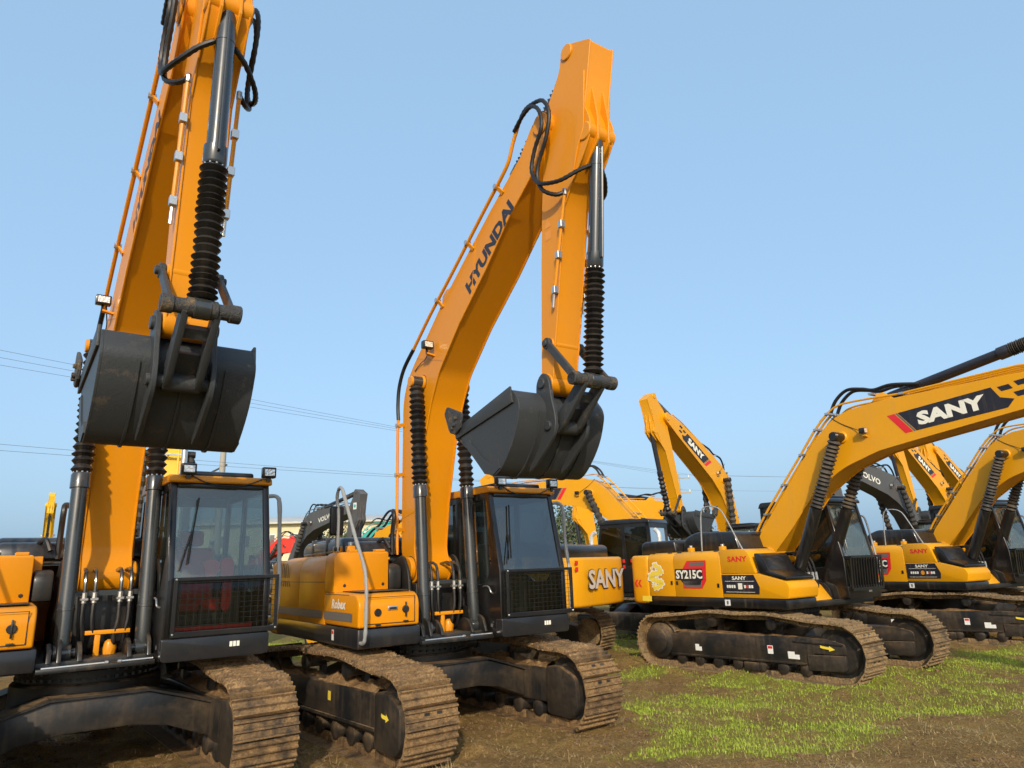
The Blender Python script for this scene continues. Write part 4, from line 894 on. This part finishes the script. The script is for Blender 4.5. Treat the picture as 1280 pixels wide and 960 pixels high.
def upper_S(root, rz, body, lod, decals=True, big=False, hoodm='black', circle=False):
    P = lambda n, mb, m, parent=root: obj(n, mb, m, parent, rz if parent == root else 0)
    d = MB(); d.box(-2.0, 1.05, -1.32, 1.32, 1.075, 1.16, .01)
    for s_ in (-1, 1):
        d.prism(fillet([(-.75, 1.15), (1.0, 1.15), (.95, 1.40, .06), (.5, 1.55), (.33, 1.92, .1), (.15, 2.12, .1), (-.12, 2.08, .1), (-.75, 1.5)]), s_ * .36, s_ * .40, bev=.01)
        for y in (.30, .56): d.prism(fillet([(.48, 1.15), (.90, 1.15), (.84, 1.40, .08), (.67, 1.47, .1), (.52, 1.40, .08)]), s_ * y - .02, s_ * y + .02, bev=.006)
    P('revolving_frame', d, 'frame_black')
    k = MB(); k.box(-2.10, 1.16, -1.376, -.56, 1.09, 1.25, .02, 2); k.box(-2.10, -.52, .56, 1.376, 1.09, 1.25, .02, 2); P('side_skirt', k, 'black')
    cwp = fillet([(-1.95, -1.39), (-2.42, -1.38, .12), (-2.80, -.98, .35), (-2.88, 0), (-2.80, .98, .35), (-2.42, 1.38, .12), (-1.95, 1.39)], 5)
    m = MB(); m.prism(cwp, 1.10, 2.03, 'z', bev=.06, seg=3); cw = P('counterweight', m, body)
    m = MB()
    for s_ in (-1, 1):
        for j in range(2): decal(m, [(0, 0), (.06, .07), (0, .14), (-.05, .14), (.01, .07), (-.05, 0)] if s_ < 0 else [(0, 0), (-.06, .07), (0, .14), (.05, .14), (-.01, .07), (.05, 0)], (-2.30 + (.10 * j if s_ < 0 else .1 * j), s_ * 1.3925, 1.42), (-1, 0, 0) if s_ < 0 else (1, 0, 0), (0, 0, 1), 0); m.cut()
    for s_ in (-1, 1):
        for z in (1.80, 1.92): slot(m, (-2.792, s_ * 1.0 - .06, z - .02), (0, 1, 0) if True else (0, -1, 0), (0, 0, 1), .12, .07, 0); m.cut()
    slot(m, (-2.16, -1.393, 1.15), (1, 0, 0), (0, 0, 1), .26, .10, 1)
    if big:
        b_ = MB(); put_text(b_, 'SANY', (-2.893, .76, 1.41), (0, -1, 0), (0, 0, 1), 1.54, .40, .05, .0, 1); put_text(b_, 'SANY', (-2.897, .74, 1.43), (0, -1, 0), (0, 0, 1), 1.50, .365, .03, .0, 0)
        obj('raised_lettering', b_, ['silver_letter', 'ink'], cw, smooth=0)
    objs('reflector', m, ['red_sticker', 'gold', 'silver_letter', 'ink'], cw, smooth=0)
    pr = fillet([(-1.386, 1.25), (-1.386, 1.97, .10), (-1.30, 2.06, .08), (-.55, 2.08), (-.55, 1.25)], 5)
    m = MB(); m.prism(pr, -1.94, -1.265, 'x', bev=.008); P('engine_door', m, body)
    m = MB(); m.prism(pr, -1.257, -.125, 'x', bev=.008); dr = P('pump_door', m, body)
    m = MB(); m.prism([(-p[0], p[1]) for p in pr], -1.94, -.52, 'x', bev=.008); P('left_door', m, body)
    m = MB(); m.prism(fillet([(-.115, 1.665), (.62, 1.665, .02), (.50, 2.03, .10), (.35, 2.075), (-.115, 2.075)], 4), -1.375, -.60, bev=.02, seg=2); tk = P('fuel_tank', m, body)
    m = MB(); m.prism(fillet([(-.115, 1.255), (1.22, 1.255, .04), (1.26, 1.44, .04), (1.20, 1.53, .03), (.66, 1.66), (-.115, 1.66)], 4), -1.386, -.60, bev=.015, seg=2); tb = P('step_box', m, body)
    m = MB(); m.prism(fillet([(.68, 1.665), (.60, 2.0, .05), (.74, 1.98, .08), (.88, 1.70, .04), (1.205, 1.60, .04), (1.19, 1.545)], 4), -1.36, -.62, bev=.015); obj('step_cover', m, 'black', tb)
    if lod:
        m = MB(); y = -1.390
        slot(m, (-.09, y, 1.315), (1, 0, 0), (0, 0, 1), .0, .0, 0) if False else None
        decal(m, [(-.10, 1.32), (.66, 1.32), (.68, 1.44), (.58, 1.64), (-.10, 1.64)], (0, y, 0), (1, 0, 0), (0, 0, 1), 0)
        put_text(m, 'SANY', (.12, y - .002, 1.555), (1, 0, 0), (0, 0, 1), .30, .062, .03, 0, 1)
        for z in (1.53, 1.35): slot(m, (-.04, y - .002, z), (1, 0, 0), (0, 0, 1), .62, .006, 1)
        for k in range(4): slot(m, (-.01 + .05 * k, y - .002, 1.42), (1, 0, 0), (0, 0, 1), .038, .05, 1)
        for k in range(4): slot(m, (.36 + .05 * k, y - .002, 1.42), (1, 0, 0), (0, 0, 1), .04, .05, 3 if k == 1 else 1)
        if circle: decal(m, [(.275 + .045 * math.cos(R(30 * j)), 1.445 + .045 * math.sin(R(30 * j))) for j in range(12)], (0, y - .002, 0), (1, 0, 0), (0, 0, 1), 4)
        else: slot(m, (.235, y - .002, 1.40), (1, 0, 0), (0, 0, 1), .09, .10, 1)
        obj('name_plate', m, ['ink', 'cream_letter', 'grey_decal', 'red_sticker', 'amber'], tb, smooth=0)
        m = MB(); put_text(m, 'SANY', (.05, -1.379, 1.86), (1, 0, 0), (0, 0, 1), .42, .095, .03, 0, 0); obj('lettering', m, 'red_sticker', tk, smooth=0)
        m = MB(); o_ = (-1.20, y, 1.40); X, Z = (1, 0, 0), (0, 0, 1)
        decal(m, [(.16, .0), (.62, .0), (.73, .14), (.76, .50), (.30, .50), (.16, .34)], o_, X, Z, 3); o_ = (-1.20, y - .0015, 1.40)
        decal(m, [(.10, .16), (.20, .06), (.58, .06), (.64, .18), (.64, .34), (.02, .34)], o_, X, Z, 0)
        decal(m, [(.33, .40), (.70, .40), (.72, .47), (.37, .47)], o_, X, Z, 2); decal(m, [(.20, .03), (.60, .03), (.63, .13), (.16, .13)], o_, X, Z, 2)
        o_ = (-1.20, y - .003, 1.40); decal(m, [(-.02, .155), (.66, .155), (.66, .355), (-.02, .355)], o_, X, Z, 0)
        put_text(m, 'SY215C', (-1.20, y - .0045, 1.575), X, Z, .65, .16, .035, 0, 1); obj('model_decal', m, ['ink', 'cream_letter', 'grey_decal', 'red_sticker'], dr, smooth=0)
        if decals:
            m = MB(); dragon(m, (-1.86, y, 1.38), (1.35, 0, 0), (0, 0, 1), .46); obj('dragon_decal', m, ['cream_letter', 'gold'], dr, smooth=0)
            m = MB(); slot(m, (-2.1, y, 1.62), X, Z, .18, .005, 0); slot(m, (-2.1, y, 1.76), X, Z, .18, .005, 0); slot(m, (-2.1, y, 1.62), X, Z, .005, .14, 0); slot(m, (-1.925, y, 1.62), X, Z, .005, .14, 0); obj('flap_seam', m, 'amber', dr, smooth=0)
        for x, z in ((-1.33, 1.50), (-.20, 1.46), (-1.19, 1.50)):
            m = MB(); m.box(x - .022, x + .022, -1.398, -1.386, z - .035, z + .035, .004); m.box(x - .008, x + .008, -1.404, -1.398, z - .02, z + .02); obj('door_latch', m, 'black', dr)
        for x in (-1.85, -1.40, -1.15, -.25):
            m = MB(); m.cyl((x - .05, -1.30, 2.062), (x + .05, -1.30, 2.062), .012, 8, 0, .002); obj('hinge', m, 'frame_black', dr)
        m = MB(); slot(m, (-.10, -1.378, 1.12), X, Z, .12, .10, 0); slot(m, (-.06, -1.379, 1.14), X, Z, .04, .06, 1); obj('sticker', m, ['white', 'grey_decal'], tb, smooth=0)
        pts = [(-.58, 2.06), (-.55, 2.5), (-.52, 2.74), (-.44, 2.85), (-.25, 2.86), (-.08, 2.80), (.04, 2.64), (.35, 2.06), (.62, 1.70), (.80, 1.36), (.90, 1.2)]
        m = MB(); q = smooth_path([(a, -1.30, b) for a, b in pts], 6); m.tube(q, [.011 + .003 * random.random() for _ in q], 8); obj('handrail', m, 'plastic_wrap', tk)
        m = MB()
        for x in (-.98, -.22): m.box(x - .05, x + .05, -1.2, -1.1, 2.05, 2.14, .012); m.cyl((x, -1.15, 2.14), (x, -1.15, 2.18), .035, 10, 1)
        obj('filler_cap', m, [body, 'steel'], tk)
        for k in range(4):
            yy = -.17 + .11 * k; m = MB()
            m.tube(smooth_path([(.22, yy, 1.95), (.5, yy, 1.98), (.66, yy, 1.85), (.72, yy, 1.62)], 4), .02, 8, 0); m.cyl((.72, yy, 1.64), (.73, yy, 1.50), .028, 8, 1); m.tube(smooth_path([(.73, yy, 1.5), (.72, yy, 1.36), (.62, yy, 1.25), (.4, yy, 1.18)], 4), .024, 8, 0)
            P('hose', m, ['rubber', 'steel'])
        m = MB(); m.prism([(.25, 1.16), (.90, 1.16), (.70, 1.42), (.25, 1.5)], -.20, .30, bev=.02); P('valve_cover', m, body)
    m = MB(); m.prism(fillet([(-2.35, 2.0), (-2.35, 2.24, .05), (-2.25, 2.30, .05), (-1.42, 2.30, .06), (-1.38, 2.05)]), -1.15, .9, bev=.04, seg=3); hd = P('engine_hood', m, hoodm)
    m = MB(); m.prism(fillet([(-1.37, 2.05), (-1.30, 2.33, .10), (-1.0, 2.43, .08), (-.08, 2.40, .10), (.02, 2.06)]), -.98, .35, bev=.05, seg=3); obj('pump_hood', m, hoodm, hd)
    m = MB(); m.tube(smooth_path([(-2.15, -.8, 2.25), (-2.15, -.8, 2.42), (-2.18, -.8, 2.5), (-2.26, -.8, 2.56)], 4), .045, 10); obj('exhaust', m, 'silver_letter', hd)

def machine(label, st, x, y, z, t, u, ba=0, aa=0, ka=0, body='yellow', lod=0, lettering=None, boomm=None, red=False, group=None, seed=1, circle=False, decals=True, big=False, hoodm='black', roofm=None):
    root = thing('excavator', label, 'excavator', (x, y, z), R(t), group); rz = R(u - t)
    build_tracks(root, st, lod, seed)
    if st == 'H': upper_H(root, rz, body, lod)
    else: upper_S(root, rz, body, lod, decals, big, hoodm, circle)
    cab(root, rz, st, lod, roofm or (body if st == 'H' else 'black'), red)
    boom_group(root, rz, st, ba, aa, ka, boomm or body, lod, lettering)
    return root
def px(u, v, Y):           # a direction in the photograph followed to the depth Y
    d = fw * FPX + rt * (u - 640) + up * (480 - v); return Vector((0, 0, CAM_H)) + d * (Y / d.y)
def by_boom(u, Y, th, ba): # where a machine stands whose boom pin shows at column u, depth Y
    q = rot2(G['S']['foot'], G['S']['rod'], ba); p = px(u, 700, Y); a = R(th)
    return p.x - q[0] * math.cos(a), p.y - q[0] * math.sin(a)
TRK = []
def place(label, st, x, y, z, t, u, **k):
    TRK.append((x, y, z, R(t))); return machine(label, st, x, y, z, t, u, **k)
# ------------------------------------------------------------------ the machines
place('orange excavator with red seat covers in its cab and bucket hanging before the boom', 'H', -4.647, 7.963, .038, -52.14, -53.23, ba=1.08, aa=4.43, ka=-9, body='orange', lod=2, lettering='HYUNDAI', red=True, seed=3)
place('orange excavator with dark lettering along its raised boom and mud-caked tracks', 'H', -1.347, 9.803, 0, -50.89, -55.65, body='orange', lod=2, lettering='HYUNDAI', seed=5)
place('yellow excavator with a gold dragon and model decal on its side door', 'S', 4.83, 13.538, 0, -51.33, -56.29, lod=1, lettering='SANY', aa=45, seed=8)
place('yellow excavator with round orange mark on its name plate, beside the one with the dragon', 'S', 10.016, 16.769, .03, -48.14, -63.46, lod=1, lettering='SANY', aa=45, seed=11, circle=True, decals=False)
BGR = 'excavators standing in the back rows'
def far(label, u, Y, th, ba, aa, **k):
    x, y = by_boom(u, Y, th, ba); return place(label, 'S', x, y, 0, th, th, ba=ba, aa=aa, group=BGR, **k)
place('yellow excavator at the row end, just past the one with the round orange mark', 'S', 15.6, 20.4, 0, -48, -60, lod=0, lettering='SANY', aa=45, decals=False, group=BGR)
place('yellow excavator turned away with big silver letters on its counterweight', 'S', -.60, 16.1, 0, 145, 145, ba=-31, aa=25, lod=0, big=True, group=BGR)
far('yellow excavator with glossy black cab behind the silver-lettered counterweight, boom lowered', 750, 20.5, 142, 0, 0, lettering='SANY')
far('yellow excavator with raised boom and hanging rusty bucket behind the dragon decal machine', 905, 24, 224, 28, -34, lettering='SANY')
far('yellow excavator whose decal boom rises behind the grey boom', 1190, 31, 214, 31, -36, lettering='SANY')
far('yellow excavator with the farthest raised arm tip beyond the grey boom', 1226, 34, 214, 31, -36, lettering='SANY')
far('yellow excavator with low boom under the rusty bucket', 836, 30, 200, 0, 0)
far('dark grey excavator with white letters seen under the big decal boom', 1126, 25, 214, 8, -13, boomm='dark_grey', body='dark_grey', lettering='VOLVO')
far('dark grey excavator with green cross sticker on its arm behind the lettered orange one', 390, 31, -48, 2, -3, boomm='dark_grey', body='dark_grey', lettering='VOLVO')
far('red excavator before the cream house', 352, 42, -20, -12, 10, body='red_paint')
far('teal excavator with low boom behind the lettered orange boom', 468, 40, 20, 0, 0, body='teal', boomm='teal')
x, y = px(150, 700, 15.5).xy
place('bright yellow excavator turned away behind the machine with red seat covers', 'S', -7.35, 14.6, 0, 118, 118, ba=33, aa=-38, body='bright_yellow', group=BGR)
place('bright yellow excavator far off beyond the black engine hood, arm tip showing', 'S', -31.2, 47, 0, -57, -57, ba=30, aa=-36, body='bright_yellow', group=BGR)

# ------------------------------------------------------------------ ground
GR = [(2.4, 10.4, 1.0), (2.6, 9.3, .9), (2.8, 8.3, .8), (2.1, 8.2, .6), (1.9, 9.9, .5), (3.5, 9.0, .9), (1.4, 7.8, .35), (5.9, 12.1, 1.0), (7.4, 12.7, 1.2), (8.7, 13.4, 1.3), (5.8, 10.4, .9), (6.4, 9.7, .9), (4.9, 10.0, .6),
      (1.7, 18.0, 1.4), (2.8, 18.6, 1.5), (3.0, 16.4, 1.0), (1.2, 14.6, .8), (-6.1, 20.7, 3.0), (-4.6, 17.5, 2.2), (-3.4, 13.2, 1.3), (3.2, 12.2, .8), (4.2, 11.3, .8), (-.3, 10.6, .35), (1.0, 12.6, .7), (9, 11, 1.2), (11.5, 13.5, 1.6), (2.0, 13.2, .6)]
def gmask(x, y):
    s = 0
    for a, b, r in GR:
        d = ((x - a) ** 2 * .7 + (y - b) ** 2 * 1.2) / (r * r)
        if d < 9: s += math.exp(-d)
    n = noise.noise((x * 1.1, y * 1.1, 5.0)) + .7 * noise.noise((x * 3.3, y * 3.3, 1.0)) + .32 * noise.noise((x * 9, y * 9, 2.0))
    if y > 22: s = max(s, .55)
    return min(1, max(0, (min(s, 1.0) - .52 + n * .62) * 1.15))
def trk_dist(x, y):
    best, bz = 9, 0
    for mx, my, mz, a in TRK:
        dx, dy = x - mx, y - my
        if dx * dx + dy * dy > 16: continue
        lx = dx * math.cos(a) + dy * math.sin(a); ly = -dx * math.sin(a) + dy * math.cos(a)
        d = max(abs(lx) - 1.85, abs(abs(ly) - 1.19) - .30, 0 if True else 0)
        d = math.hypot(max(abs(lx) - 1.85, 0), max(abs(abs(ly) - 1.19) - .30, 0))
        if d < best: best, bz = d, mz
    return best, bz
def gz(x, y):
    q = Vector((x, y, 0))
    h = .045 * noise.noise(q * .5) + .035 * noise.noise(q * 1.6 + Vector((7, 3, 1))) + .022 * noise.noise(q * 4.7) + .018 * noise.noise(q * 10) + .010 * noise.noise(q * 23)
    d, mz = trk_dist(x, y)
    if d < 1.3:
        f = max(0, 1 - d / .45); f = f * f * (3 - 2 * f)
        k = math.exp(-((d - .42) / .28) ** 2) * max(0, .12 + .30 * noise.noise(q * 1.3 + Vector((3, 9, 0))) + .1 * noise.noise(q * 5))
        h = h * (1 - f) + (mz + .012) * f + k * .55 * (1 - f)
    return h
def axis(a, b, st, far_):
    v = []; x = a
    while x < b: v.append(x); x += st
    lo, hi, s = [], [], st
    x = a
    while x > -far_: s *= 1.32; x -= s; lo.append(x)
    x = v[-1]; s = st
    while x < far_: s *= 1.32; x += s; hi.append(x)
    return lo[::-1] + v + hi
xs = axis(-7, 11, .055, 3000); ys = axis(6.5, 15, .055, 3000)
ys = [q for q in ys if q > -60]
gv, gm = [], []
for yv in ys:
    for xv in xs:
        near = -12 < xv < 20 and 3 < yv < 30
        gv.append((xv, yv, gz(xv, yv) if near else 0)); gm.append(gmask(xv, yv) if near else (.55 if yv > 18 else .25))
nx = len(xs); gf = [(j * nx + i, j * nx + i + 1, (j + 1) * nx + i + 1, (j + 1) * nx + i) for j in range(len(ys) - 1) for i in range(nx - 1)]
me = bpy.data.meshes.new('ground'); me.from_pydata(gv, [], gf); me.materials.append(MATS['earth'])
at_ = me.attributes.new('grass', 'FLOAT', 'POINT'); at_.data.foreach_set('value', gm)
me.polygons.foreach_set('use_smooth', [True] * len(gf))
g_ = bpy.data.objects.new('ground', me); COL.objects.link(g_); g_['kind'] = 'structure'

def blades(n, area, acc, h0, h1, wd, lean, up_, seed):
    rnd = random.Random(seed); v, f = [], []
    tries = 0
    while n > 0 and tries < 900000:
        tries += 1
        y = area[2] + (area[3] - area[2]) * rnd.random() ** 1.6; k = y / area[3]
        x = (area[0] + (area[1] - area[0]) * rnd.random()) * (.35 + .65 * k) if area[4] else area[0] + (area[1] - area[0]) * rnd.random()
        if rnd.random() > acc(x, y): continue
        n -= 1; z = gz(x, y) - .004; a = rnd.random() * 6.283; h = h0 + (h1 - h0) * rnd.random() ** 2
        dx, dy = math.cos(a), math.sin(a); ln = h * (lean * rnd.random() + .15); w2 = wd * (.6 + .8 * rnd.random()) * (1 + .04 * y); sx, sy = -dy * w2, dx * w2
        o = len(v); hz = h * up_
        v += [(x - sx, y - sy, z), (x + sx, y + sy, z), (x + dx * ln * .4 + sx * .7, y + dy * ln * .4 + sy * .7, z + hz * .6), (x + dx * ln * .4 - sx * .7, y + dy * ln * .4 - sy * .7, z + hz * .6), (x + dx * ln, y + dy * ln, z + hz)]
        f += [(o, o + 1, o + 2, o + 3), (o + 3, o + 2, o + 4)]
    return v, f
def sheet(name, v, f, m, label, cat):
    me = bpy.data.meshes.new(name); me.from_pydata(v, [], f); me.materials.append(MATS[m]); o = bpy.data.objects.new(name, me); COL.objects.link(o)
    o['kind'] = 'stuff'; return tag(o, label, cat)
def okg(x, y):
    if trk_dist(x, y)[0] < .04: return 0
    return gmask(x, y) ** 1.2
v, f = blades(62000, (-9, 15, 7.2, 22, True), okg, .010, .050, .0026, .9, 1, 3); sheet('grass', v, f, 'grass_blade', 'short green grass growing in patches on the bare earth', 'grass')
def oks(x, y):
    d = trk_dist(x, y)[0]
    if d < .02: return 0
    return (.35 + .65 * (noise.noise((x * .9, y * .9, 9)) > .05)) * (1 - .6 * gmask(x, y)) * (1 if d > .6 else 1)
v, f = blades(60000, (-9, 15, 7.0, 18, True), oks, .03, .12, .0020, 2.6, .28, 4); v2, f2 = blades(1300, (-9, 15, 7.0, 16, True), lambda x, y: oks(x, y) * (noise.noise((x * 2, y * 2, 3)) > .25), .05, .16, .0018, .9, .85, 8)
o = len(v); v += v2; f += [tuple(i + o for i in q) for q in f2]
sheet('dry_straw', v, f, 'straw', 'dry straw and dead weeds littering the earth', 'straw')
rnd = random.Random(12); v, f = [], []
bmi = bmesh.new(); bmesh.ops.create_icosphere(bmi, subdivisions=1, radius=1); iv = [x.co.copy() for x in bmi.verts]; if_ = [[x.index for x in q.verts] for q in bmi.faces]; bmi.free()
n = 0
while n < 4200:
    y = 7 + 9 * rnd.random() ** 1.5; x = (-9 + 22 * rnd.random()) * (.4 + .6 * y / 16); d = trk_dist(x, y)[0]
    if d < .03 or rnd.random() > (.9 if d < .8 else .25) * (1 - .8 * gmask(x, y)) * (.3 + max(0, noise.noise((x, y, 4)) * 2)): continue
    n += 1; s = .006 + .026 * rnd.random() ** 4; z = gz(x, y) + s * .25; o = len(v); ph = rnd.random() * 50
    for q in iv:
        k = s * (1 + .45 * noise.noise(q * 1.7 + Vector((ph, 0, 0)))); v.append((x + q.x * k * 1.2, y + q.y * k, z + q.z * k * .7))
    f += [tuple(i + o for i in q) for q in if_]
sheet('earth_clods', v, f, 'clod', 'crumbled brown clods of earth beside the tracks', 'earth')

# ------------------------------------------------------------------ background: house, poles, wires, trees
hx, hy = px(352, 700, 62).x, 62
hr = thing('house', 'cream two-storey house with pale roof behind the grey boom', 'house', (hx, hy, 0), R(8))
m = MB(); m.box(-7, 13, 0, 8, 0, 6.0); obj('wall', m, 'cream_wall', hr)
m = MB(); m.prism([(-.6, 6.0), (8.6, 6.0), (8.6, 6.15), (4, 6.9), (-.6, 6.15)], -7.6, 13.6, 'x'); obj('roof', m, 'roof_pale', hr)
for k in range(9):
    for z in (1.2, 4.0):
        x0 = -5.8 + 2.1 * k; wn = MB(); wn.box(x0, x0 + 1.0, -.05, .02, z, z + 1.15); wo = obj('window', wn, 'white', hr)
        p_ = MB(); p_.box(x0 + .07, x0 + .47, -.06, -.04, z + .07, z + 1.08); p_.box(x0 + .53, x0 + .93, -.06, -.04, z + .07, z + 1.08); obj('pane', p_, 'dark_glass', wo)
def pole(x, y, h, label, arm=1.0, rz=0):
    t = thing('utility_pole', label, 'utility pole', (x, y, 0), rz)
    m = MB(); m.tube([(0, 0, -.2), (0, 0, h)], [.17, .10], 12); obj('post', m, 'concrete', t)
    for z in (h - .35, h - 1.6):
        m = MB(); m.box(-arm, arm, -.06, .06, z - .05, z + .05); obj('crossarm', m, 'concrete', t)
        for k in (-.9, -.3, .9):
            m = MB(); m.lathe((k * arm, 0, z + .05), (k * arm, 0, z + .3), [(0, .03), (.05, .06), (.1, .04), (.14, .06), (.2, .03)], 8); obj('insulator', m, 'white', t)
    return t
p1 = px(848, 600, 60); pole(p1.x, 60, 9.0, 'concrete utility pole with two crossarms behind the raised decal boom')
p2 = px(278, 585, 38); t = thing('concrete_pole', 'pale round concrete pole rising behind the cab with red seat covers', 'pole', (p2.x, 38, 0)); m = MB(); m.tube([(0, 0, -.2), (0, 0, 10.5)], [.20, .14], 14); obj('post', m, 'concrete', t); m = MB(); m.bar((-.7, 0, 7.3), (.25, 0, 7.75), .08, .08); obj('bracket', m, 'chassis', t)
p3 = px(228, 600, 13.2); t = thing('metal_pipe_post', 'slim shiny metal post behind the roof of the cab with red seat covers', 'post', (p3.x, 13.2, 0)); m = MB(); m.tube([(0, 0, 0), (0, 0, 5.0)], .055, 14); obj('tube', m, 'steel', t); m = MB(); m.cyl((0, 0, 0), (0, 0, .03), .14, 16); obj('base_plate', m, 'steel', t)
def wire(a, b, sag, label):
    pts = [Vector(a).lerp(Vector(b), i / 30) - Vector((0, 0, sag * 4 * (i / 30) * (1 - i / 30))) for i in range(31)]
    m = MB(); m.tube(pts, .0075, 5); tag(obj('overhead_wire', m, 'dark_grey'), label, 'wire', 'overhead power wires')
L0 = (-34, 18)
for k, dz in enumerate((0, .32, .64)): wire((-28.0, 20 + .6 * k, 11.7 - dz), (p1.x - .9 + .9 * k, 60, 8.95), .25, 'thin upper power wire running to the crossarmed utility pole')
for k in range(2): wire((-28, 22 + .8 * k, 7.6 - .25 * k), (p1.x - .9 + 1.2 * k, 60, 7.7), .35, 'thin lower power wire running to the crossarmed utility pole')
for k in range(3): wire((p1.x - .9 + .9 * k, 60, 8.95 if k else 7.7), (60, 66 + k, 9.2 if k else 8), .6, 'thin power wire leading away behind the black cabs')
def tree(u, Y, h, r, label, seed):
    rnd = random.Random(seed); p = px(u, 700, Y); t = thing('tree', label, 'tree', (p.x, Y, 0), 0, 'trees beyond the yard'); m = MB()
    m.tube([(0, 0, -.1), (.05, 0, h * .35), (.1, .05, h * .7), (.1, 0, h * .95)], [.16, .12, .07, .02], 8); ends = []
    for k in range(16):
        a = k * 2.4; z = h * (.3 + .6 * k / 16); q = Vector((r * .8 * math.cos(a) * (1.1 - .5 * k / 16), r * .8 * math.sin(a) * (1.1 - .5 * k / 16), z + h * .12)); ends.append(q); m.tube([(.05, 0, z), tuple(q * .5 + Vector((.03, 0, z * .5))), tuple(q)], [.05, .03, .012], 5)
    obj('trunk', m, 'bark', t); v, f = [], []
    for k in range(2600):
        c = ends[rnd.randrange(16)]; q = c + Vector((rnd.gauss(0, r * .24), rnd.gauss(0, r * .24), rnd.gauss(0, h * .07))); s = .06 + .08 * rnd.random(); a = Vector((rnd.gauss(0, 1), rnd.gauss(0, 1), rnd.gauss(0, 1))).normalized(); b = a.orthogonal().normalized() * s; c2 = a.cross(b).normalized() * s * .6
        o = len(v); v += [q - b, q + c2, q + b, q - c2]; f.append((o, o + 1, o + 2, o + 3))
    m = MB(); m.add(v, f); o = obj('crown', m, 'leaf', t, smooth=0)
tree(712, 46, 5.2, 1.8, 'small thin tree showing under the lowered yellow boom', 1)
tree(733, 48, 4.6, 1.6, 'low bushy tree beside the thin tree under the lowered boom', 2)
tree(870, 58, 4.2, 1.8, 'small tree beside the utility pole', 3)
tree(425, 55, 5.0, 1.9, 'leafy tree in front of the cream house', 4)
tree(445, 57, 4.6, 1.7, 'leafy tree at the corner of the cream house', 6)
